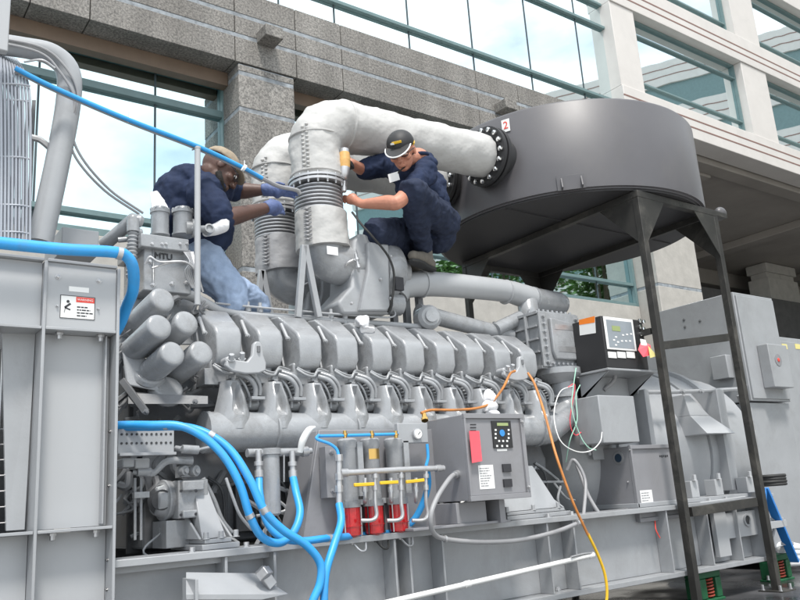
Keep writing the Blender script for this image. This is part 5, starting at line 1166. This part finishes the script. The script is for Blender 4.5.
def fingers(m, palm, dirv, nrm, spread, L=.075, r=.0085, curl=1.2, n=4):
    """n bent fingers from the palm edge; dirv=finger direction, nrm=curl direction, spread=side axis"""
    d, nn, sp = Vector(dirv).normalized(), Vector(nrm).normalized(), Vector(spread).normalized()
    for i in range(n):
        b0 = palm + d * .035 + sp * (i - 1.5) * .0195; ln = L * (.86, 1, .96, .76)[i]; p = [b0]; a = .15 * curl
        for k, f_ in enumerate((.42, .32, .26)):
            p.append(p[-1] + (d * math.cos(a) + nn * math.sin(a)) * ln * f_); a += .65 * curl
        m.tube(p, [r * 1.1, r * 1.05, r, r * .85], 8, n=3); m.ell(p[-1], r * .85, u=8, v=6)
def hand(m, wrist, palm, nrm, side, curl=1.2, thumb=1, L=.075, th=.016):
    """palm block + 4 fingers + thumb"""
    d = (palm - wrist).normalized(); sp = Vector(side).normalized(); nn = Vector(nrm).normalized(); M_ = Matrix((sp, d, nn)).transposed()
    m.ell(palm, (.042, .048, th), M_, 14, 10); m.tube([wrist, palm], [.027, .03], 12, smooth=False)
    fingers(m, palm, d, nn, sp, L=L, curl=curl)
    t0 = palm - d * .02 + sp * .034 * thumb; p = [t0, t0 + sp * .02 * thumb + d * .018 + nn * .016, t0 + sp * .02 * thumb + d * .046 + nn * .03]
    m.tube(p, [.013, .011, .009], 8, n=3); m.ell(p[-1], .009, u=8, v=6)

# ---- standing worker at the left, leaning over towards the flange
W1 = thing('person', 'man in tan cap, navy shirt, jeans and blue gloves leaning in to the exhaust flange', 'person', P(200, 290, 4.1))
hc = P(219, 171, 3.86); fw = Vector((.78, -.22, -.6)); upv = Vector((.58, .0, .8))
shN = P(203, 193, 3.82); shF = P(226, 182, 4.14); elN = P(222, 219, 3.72); elF = P(238, 191, 4.12); wrN = P(266, 208, 3.78); wrF = P(263, 190, 4.02)
chest = P(196, 197, 3.98); belly = P(190, 225, 4.04); pelv = P(194, 256, 4.1); neck = P(207, 182, 3.92)
m = MB(); at, M_ = head(m, hc, fw, upv, 1.06)
limb(m, [neck + Vector((-.03, .02, -.02)), neck, hc + M_ @ Vector((0, -.03, -.04))], [.075, .065, .06])
for sh, el, wr in ((shN, elN, wrN), (shF, elF, wrF)): limb(m, [sh, sh.lerp(el, .5), el, el.lerp(wr, .3), wr], [.07, .058, .047, .05, .032])
limb(m, [neck, chest, belly, pelv], [.09, .13, .14, .12])
hipN, hipF = pelv + Vector((.0, -.09, 0)), pelv + Vector((0, .1, 0)); knN = P(232, 297, 3.96); knF = P(256, 306, 4.3); anN = P(214, 350, 4.1); anF = P(232, 352, 4.4)
for a, b_, c in ((hipN, knN, anN), (hipF, knF, anF)): limb(m, [a, b_, c], [.085, .06, .04])
organic(m, 'body', SKIND, W1, .0065, 3)
m = MB(); limb(m, [chest + Vector((.03, 0, .05)), chest, chest.lerp(belly, .6), belly, pelv + Vector((0, 0, .03))], [.135, .168, .182, .178, .15])
limb(m, [shN.lerp(shF, -.02), shN.lerp(shF, .5) + Vector((0, 0, .02)), shF], [.088, .12, .085])
m.ell(P(177, 196, 4.0), (.13, .16, .14)); m.ell(P(174, 215, 4.02), (.12, .16, .14)); m.ell(P(186, 182, 3.97), (.11, .15, .09)); m.ell(P(212, 232, 3.98), (.12, .14, .12)); m.ell(P(205, 215, 3.98), (.15, .15, .14)); m.ell(P(210, 244, 4.02), (.1, .12, .06))
limb(m, [shN, shN.lerp(elN, .5), elN.lerp(shN, .12)], [.098, .092, .084]); limb(m, [shF, shF.lerp(elF, .7)], [.09, .078])
m.ell(neck + Vector((-.02, 0, -.015)), (.085, .09, .05)); organic(m, 'shirt', NAVY, W1, .009, 4, .034)
m = MB(); limb(m, [elN.lerp(shN, .3) + Vector((0, 0, -.012)), elN + Vector((.0, 0, -.002))], [.07, .058]); limb(m, [P(206, 233, 3.74), P(214, 230, 3.72), P(223, 226, 3.69)], [.02, .032, .034]); organic(m, 'undershirt_sleeve', WCOTTON, W1, .007, 4, .006)
m = MB(); limb(m, [pelv + Vector((0, 0, .02)), pelv + Vector((.03, 0, -.05))], [.15, .15])
for a, b_, c in ((hipN, knN, anN), (hipF, knF, anF)): limb(m, [a, a.lerp(b_, .5), b_, b_.lerp(c, .5), c], [.115, .105, .09, .08, .07])
organic(m, 'jeans', DENIM, W1, .009, 4, .034)
m = MB(); limb(m, [pelv + Vector((0, 0, .075)), pelv + Vector((0, 0, .05))], [.168, .168]); o = organic(m, 'belt', BEARD, W1, .012, 3)
for i, (wr, el, tgt, sd) in enumerate(((wrN, elN, P(286, 208, 3.86), Vector((0, -.2, -1))), (wrF, elF, P(282, 191, 3.96), Vector((.1, .2, -1))))):
    m = MB(); d = (tgt - wr).normalized(); palm = wr + d * .085
    limb(m, [wr - (wr - el).normalized() * -.05, wr, wr + d * .03], [.042, .038, .036])
    m.ell(palm, (.05, .03, .045), rotm(d, sd)); nrm = Vector((0.1, 1, 0)) if i == 0 else Vector((.1, -.6, -.5)); side = d.cross(nrm)
    hand(m, wr, palm, nrm, side, curl=.75, thumb=1 if side.z > 0 else -1, L=.085, th=.024)
    organic(m, 'glove', GLOVE, W1, .0055, 3, .006)
# cap, glasses, beard
m = MB(); m.ell(at(0, -.016, .058), (.088, .106, .075), M_, 24, 14); bmesh.ops.bisect_plane(m.bm, geom=m.bm.verts[:] + m.bm.edges[:] + m.bm.faces[:], plane_co=at(0, 0, .045), plane_no=M_ @ Vector((0, 0, 1)), clear_inner=True)
for v in m.bm.verts: v.co += Vector((1, 1, 1)) * noise.noise(v.co * 18) * .008
cp = m.build('cap', TAN, W1); sm = cp.modifiers.new('thick', 'SOLIDIFY'); sm.thickness = .005
m = MB(); pts = [at(.075 * math.sin(a), .075 + .075 * math.cos(a) - .01, .05 - .02 * math.cos(a)) for a in (-1.5, -1, -.5, 0, .5, 1, 1.5)]; m.prism(pts, M_ @ Vector((0, 0, .006))); m.build('cap_brim', TAN, cp, bevel=.002)
m = MB()
for q in (-1, 1): m.tube([at(q * .034 + .024 * math.cos(a), .101 - .014 * abs(math.cos(a) + q) * .5, .008 + .018 * math.sin(a)) for a in [k * .5 for k in range(14)]], .003, 6); m.tube([at(q * .06, .092, .014), at(q * .082, .04, .018), at(q * .086, -.01, .012)], .003, 6)
m.tube([at(-.012, .108, .012), at(.012, .108, .012)], .003, 6, smooth=False); m.build('glasses', INK, W1)
m = MB(); m.ell(at(0, .052, -.088), (.05, .05, .034), M_, 20, 12); m.ell(at(0, .093, -.045), (.03, .01, .007), M_, 14, 8)
for q in (-1, 1): m.tube([at(q * .062, .01, -.045), at(q * .058, .04, -.075), at(q * .03, .07, -.096)], .02, 8)
organic(m, 'beard', BEARD, W1, .006, 2, .008)
m = MB()
for q in (-1, 1): m.ell(at(q * .034, .088, .008), (.012, .009, .007), M_)
m.build('eyes', WHITE, W1)

# ---- crouching worker on the charge-air pipe
W2 = thing('person', 'man in black cap and navy work clothes crouching on the pipe with a power tool', 'person', P(420, 270, 3.8))
hc = P(402, 152, 3.62); fw = Vector((-.62, -.48, -.62)); upv = Vector((-.5, -.35, .8))
neck = P(418, 160, 3.72); shN = P(426, 173, 3.64); shF = P(388, 164, 3.98); elN = P(398, 202, 3.55); wrN = P(362, 204, 3.78); elF = P(364, 170, 4.02); wrF = P(351, 163, 3.93)
chest = P(416, 183, 3.8); belly = P(429, 207, 3.9); pelv = P(434, 228, 4.0)
m = MB(); at, M_ = head(m, hc, fw, upv, 1.0)
limb(m, [neck + Vector((.0, .02, -.04)), neck, hc + M_ @ Vector((0, -.035, -.045))], [.06, .058, .054])
limb(m, [shN, shN.lerp(elN, .5), elN, elN.lerp(wrN, .3), wrN], [.06, .05, .043, .046, .028]); limb(m, [shF, shF.lerp(elF, .5), elF, wrF], [.06, .05, .044, .03])
limb(m, [neck, chest, belly, pelv], [.08, .11, .115, .11])
hipN, hipF = pelv + Vector((0, -.11, 0)), pelv + Vector((-.02, .1, 0)); knN = P(411, 191, 3.52); knF = P(374, 232, 3.84); anN = P(424, 249, 3.93); anF = P(412, 252, 4.1)
for a, b_, c in ((hipN, knN, anN), (hipF, knF, anF)): limb(m, [a, b_, c], [.075, .045, .034])
# bare left hand braced on the flange, right hand round the tool
palm = P(352, 199, 3.87); m.ell(palm, (.035, .045, .035)); hand(m, wrN, palm, Vector((-.2, .5, -.75)), Vector((-.1, .8, .5)), curl=1.6, thumb=1, L=.07, th=.022)
palm2 = P(347, 165, 3.93); hand(m, wrF, palm2, Vector((-.4, -1, 0)), Vector((.1, 0, 1)), curl=1.5, thumb=1, L=.078, th=.02)
organic(m, 'body', SKINL, W2, .0055, 2)
m = MB(); limb(m, [neck + Vector((.01, .01, -.04)), chest, chest.lerp(belly, .5), belly, pelv], [.1, .142, .15, .15, .15])
limb(m, [shN, shN.lerp(shF, .5) + Vector((0, 0, -.01)), shF], [.08, .12, .08]); limb(m, [shN, shN.lerp(elN, .45), shN.lerp(elN, .72)], [.078, .068, .056]); limb(m, [shF, shF.lerp(elF, .4), shF.lerp(elF, .95)], [.085, .08, .07])
m.ell(neck + Vector((.045, .015, .0)), (.08, .095, .065)); m.ell(P(423, 159, 3.73), (.07, .08, .045)); m.ell(neck + Vector((.03, -.06, -.035)), (.07, .06, .045)); m.ell(P(433, 188, 3.84), (.09, .1, .12)); organic(m, 'shirt', NAVY, W2, .008, 4, .034)
m = MB(); 
for k in range(9): a = -1.9 + k * .47; 
m.tube([neck + Vector((math.cos(a) * .068 - .015, math.sin(a) * .07 - .01, .012 + .012 * math.cos(a))) for a in [k * .6 for k in range(12)]], .014, 8); organic(m, 'collar', NAVY, W2, .007, 2)
m = MB(); limb(m, [pelv + Vector((0, 0, .02)), pelv + Vector((.02, 0, -.03))], [.155, .15])
limb(m, [hipN, hipN.lerp(knN, .5), knN, knN.lerp(anN, .5), anN], [.115, .1, .078, .074, .062]); limb(m, [hipF, hipF.lerp(knF, .5), knF, knF.lerp(anF, .5), anF], [.115, .098, .078, .074, .064])
organic(m, 'trousers', NAVYP, W2, .008, 4, .034)
for an, kn, tip in ((anN, knN, P(405, 266, 3.78)), (anF, knF, P(396, 262, 4.02))):
    m = MB(); heel = an + Vector((.04, 0, -.05)); toe = tip; d = (toe - heel); d.z = 0; d.normalize(); b0 = Vector((heel.x, heel.y, P(421, 284, 4.0).z + .122))
    e1 = b0 + d * .24; limb(m, [b0, b0 + d * .1 + Vector((0, 0, .012)), b0 + d * .17, e1], [.042, .046, .044, .034]); limb(m, [an + Vector((0, 0, .02)), b0 + d * .04 + Vector((0, 0, .02))], [.052, .045]); sh_ = organic(m, 'shoe', SHOE, W2, .007, 3, .006)
    m = MB(); s_ = d.cross(Vector((0, 0, 1))); z_ = Vector((0, 0, -.046)); ol = []
    for t_, w_ in ((-.045, .02), (-.02, .036), (.08, .034), (.16, .043), (.23, .037), (.272, .015)): ol.append((t_, w_))
    pts = [b0 + d * a + s_ * w + z_ for a, w in ol] + [b0 + d * a - s_ * w + z_ for a, w in ol[::-1]]; m.prism(pts, (0, 0, .02)); m.build('sole', RUBBER, sh_, bevel=.004)
m = MB(); m.ell(at(0, -.014, .052), (.086, .104, .082), M_, 28, 16); bmesh.ops.bisect_plane(m.bm, geom=m.bm.verts[:] + m.bm.edges[:] + m.bm.faces[:], plane_co=at(0, 0, .035), plane_no=M_ @ Vector((0, 0, 1)), clear_inner=True)
cp = m.build('cap', BOXB, W2); sm = cp.modifiers.new('thick', 'SOLIDIFY'); sm.thickness = .005
bq = [(.08 * math.sin(a), .06 + .125 * math.cos(a), .05 - .034 * math.cos(a)) for a in [-1.55 + k * .31 for k in range(11)]]
m = MB(); m.prism([at(*q) for q in bq], M_ @ Vector((0, 0, .006))); m.build('cap_brim', BOXB, cp, bevel=.002)
m = MB(); m.tube([at(q[0] * 1.01, q[1], q[2] + .003) for q in bq], .0042, 6); m.build('brim_piping', WHITE, cp)
m = MB(); lg = [at(x, .078 + .0 - abs(x) * .25, z) for x, z in ((-.032, .072), (.026, .072), (.026, .088), (-.032, .088))]; m.prism(lg, M_ @ Vector((0, .018, .004))); lo = m.build('cap_logo', YELLOW, cp, bevel=.002)
m = MB(); m.prism([at(x, .083 - abs(x) * .25, z) for x, z in ((.012, .07), (.036, .072), (.034, .083), (.014, .084))], M_ @ Vector((0, .016, .004))); m.build('logo_wedge', LABEL, cp)
m = MB(); m.ell(at(0, -.05, .03), (.075, .07, .02), M_); m.tube([at(.083, -.0, .035), at(.07, -.06, .04), at(0, -.112, .045), at(-.07, -.06, .04), at(-.083, 0, .035)], .008, 8); m.build('cap_band', YELLOW, cp)
m = MB(); m.ell(at(0, -.035, -.005), (.079, .078, .05), M_); organic(m, 'hair', BEARD, W2, .006, 2, .006)
m = MB()
for q in (-1, 1): m.ell(at(q * .034, .082, .006), (.012, .009, .007), M_)
m.build('eyes', WHITE, W2)
m = MB()
for q in (-1, 1): m.tube([at(q * .034 + .024 * math.cos(a), .098 - .008 * abs(math.cos(a)), .006 + .015 * math.sin(a)) for a in [k * .5 for k in range(14)]], .0028, 6)
m.tube([at(-.06, .088, .012), at(-.084, .0, .012)], .0028, 6); m.tube([at(.06, .088, .012), at(.084, .0, .012)], .0028, 6); m.build('glasses', INK, W2)
m = MB(); c = P(394, 177, 3.6); r_, u_ = Vector((.85, .0, .38)), Vector((-.3, -.15, .93)); m.prism([c + r_ * a * .045 + u_ * b_ * .026 for a, b_ in ((-1, -1), (1, -1), (1, 1), (-1, 1))], (0, .004, 0)); m.build('name_badge', LABEL, W2)
m = MB(); m.tube([c + Vector((.03, 0, .03)), c + Vector((.06, -.005, .06)), neck + Vector((-.04, -.07, .0))], .005, 6); m.build('lanyard', BEARD, W2)
# impact wrench in his right hand
t = thing('power_tool', 'upright yellow and silver power wrench held over the exhaust flange', 'power tool', P(344, 170, 3.86))
a = P(344.5, 153, 3.86); b_ = P(344.5, 168, 3.86); c = P(344, 181, 3.86); d = P(344, 190, 3.86)
m = MB(); m.tube([a, a.lerp(b_, .5), b_], [.032, .037, .034], 16); m.build('motor_housing', ORPL, t)
m = MB(); m.lathe(b_, c - b_, [(0, .034), (.01, .034), (.05, .03), (.07, .022), (.075, .014)], 18); m.lathe(a, a - b_, [(0, .03), (.025, .028), (.03, .01)], 16); m.tube([c, d], .011, 8, smooth=False); m.lathe(d, d - c, [(-.02, .016), (.01, .016)], 8); m.build('anvil_and_socket', STEEL, t)
m = MB(); m.bar(a.lerp(b_, .45), a.lerp(b_, .45) + Vector((.1, .07, .0)), .035, .04); m.build('grip', BOXB, t, bevel=.006)

# ================================================================ CAMERA, SKY, SUN
cd = bpy.data.cameras.new('camera'); cam = bpy.data.objects.new('camera', cd); C.objects.link(cam)
cd.lens = 36; cd.sensor_width = 36; cd.clip_start = .05; cd.clip_end = 2000
Mx = R.to_4x4(); Mx.translation = EYE; cam.matrix_world = Mx; S.camera = cam
wd = bpy.data.worlds.new('World'); S.world = wd; wd.use_nodes = True; N = wd.node_tree.nodes; L = wd.node_tree.links
bg = N['Background']; sk = N.new('ShaderNodeTexSky'); sk.sky_type = 'NISHITA'; sk.sun_disc = False
sun_dir = Vector((-.2, -.45, .95)).normalized()          # towards the sun
el = math.asin(sun_dir.z); sk.sun_elevation = el; sk.sun_rotation = math.atan2(sun_dir.x, sun_dir.y)
sk.air_density = 1.; sk.dust_density = 1.; sk.ozone_density = 1.
tc = N.new('ShaderNodeTexCoord'); mp = N.new('ShaderNodeMapping'); mp.inputs['Scale'].default_value = (1, 1, 2.4); no = N.new('ShaderNodeTexNoise'); no.inputs['Scale'].default_value = 3.2; no.inputs['Detail'].default_value = 7; no.inputs['Roughness'].default_value = .55
L.new(tc.outputs['Generated'], mp.inputs[0]); L.new(mp.outputs[0], no.inputs[0])
rp = N.new('ShaderNodeValToRGB'); rp.color_ramp.elements[0].position = .3; rp.color_ramp.elements[0].color = (.22, .22, .22, 1); rp.color_ramp.elements[1].position = .54; L.new(no.outputs[0], rp.inputs[0])
mx = N.new('ShaderNodeMix'); mx.data_type = 'RGBA'; L.new(rp.outputs[0], mx.inputs[0]); L.new(sk.outputs[0], mx.inputs[6]); mx.inputs[7].default_value = (7.8, 8.3, 8.6, 1)
L.new(mx.outputs[2], bg.inputs[0]); bg.inputs[1].default_value = .11
sl = bpy.data.lights.new('sun', 'SUN'); sl.energy = 2.2; sl.angle = math.radians(10); sl.color = (1, .96, .9); so = bpy.data.objects.new('sun', sl); C.objects.link(so); so.location = (0, -5, 20)
so.rotation_euler = (-sun_dir).to_track_quat('-Z', 'Y').to_euler()
S.view_settings.view_transform = 'Standard'; S.view_settings.look = 'None'; S.view_settings.gamma = 1; S.view_settings.exposure = .84
S.render.engine = 'CYCLES'; S.cycles.max_bounces = 8

def split(names):
    for o in [o for o in list(S.objects) if o.type == 'MESH' and o.name.split('.')[0] in names]:
        bm = bmesh.new(); bm.from_mesh(o.data); seen = set(); isl = []
        for v in bm.verts:
            if v in seen: continue
            seen.add(v); st = [v]
            for a in st:
                for e in a.link_edges:
                    b_ = e.other_vert(a)
                    if b_ not in seen: seen.add(b_); st.append(b_)
            isl.append(st)
        if len(isl) < 2 or len(isl) > 60: bm.free(); continue
        for k, st in enumerate(isl):
            keep = set(st); b2 = bm.copy(); b2.verts.ensure_lookup_table()
            idx = {v.index for v in keep}
            bmesh.ops.delete(b2, geom=[v for v in b2.verts if v.index not in idx], context='VERTS')
            me = o.data if k == 0 else o.data.copy()
            if k == 0: new = [(o, b2)]
            else:
                c_ = o.copy(); c_.data = me; C.objects.link(c_); new.append((c_, b2))
        bm.free()
        for q, b2 in new: b2.to_mesh(q.data); b2.free()
split(('rib', 'pier', 'gusset', 'cross_bar', 'step', 'rail', 'rear_leg', 'soffit_beam', 'corbel', 'parapet_joint0', 'bolt', 'flange_bolt', 'flange_nut', 'anchor_bolt', 'fan_blade', 'brass_tee',
       'button', 'relay_label', 'key_switch', 'nameplate', 'yellow_sticker', 'bolt_hole', 'screw', 'cable', 'guard_rod', 'crankcase_door', 'turbo_strut', 'hose_clamp', 'hose_fitting', 'louvre', 'clamp_block', 'column_cap',
       'shelf_bracket', 'top_beam', 'skid_beam', 'eyes', 'thermostat_tower', 'socket', 'window_head', 'sill_wall', 'gland', 'sensor_block', 'pump_port', 'cable_tie', 'air_outlet_hood', 'conduit', 'wall', 'glazing_joint', 'joint_line', 'small_label', 'engine_mount', 'vent_rail', 'side_post', 'punched_hole', 'pipe_clip', 'anvil_and_socket'))
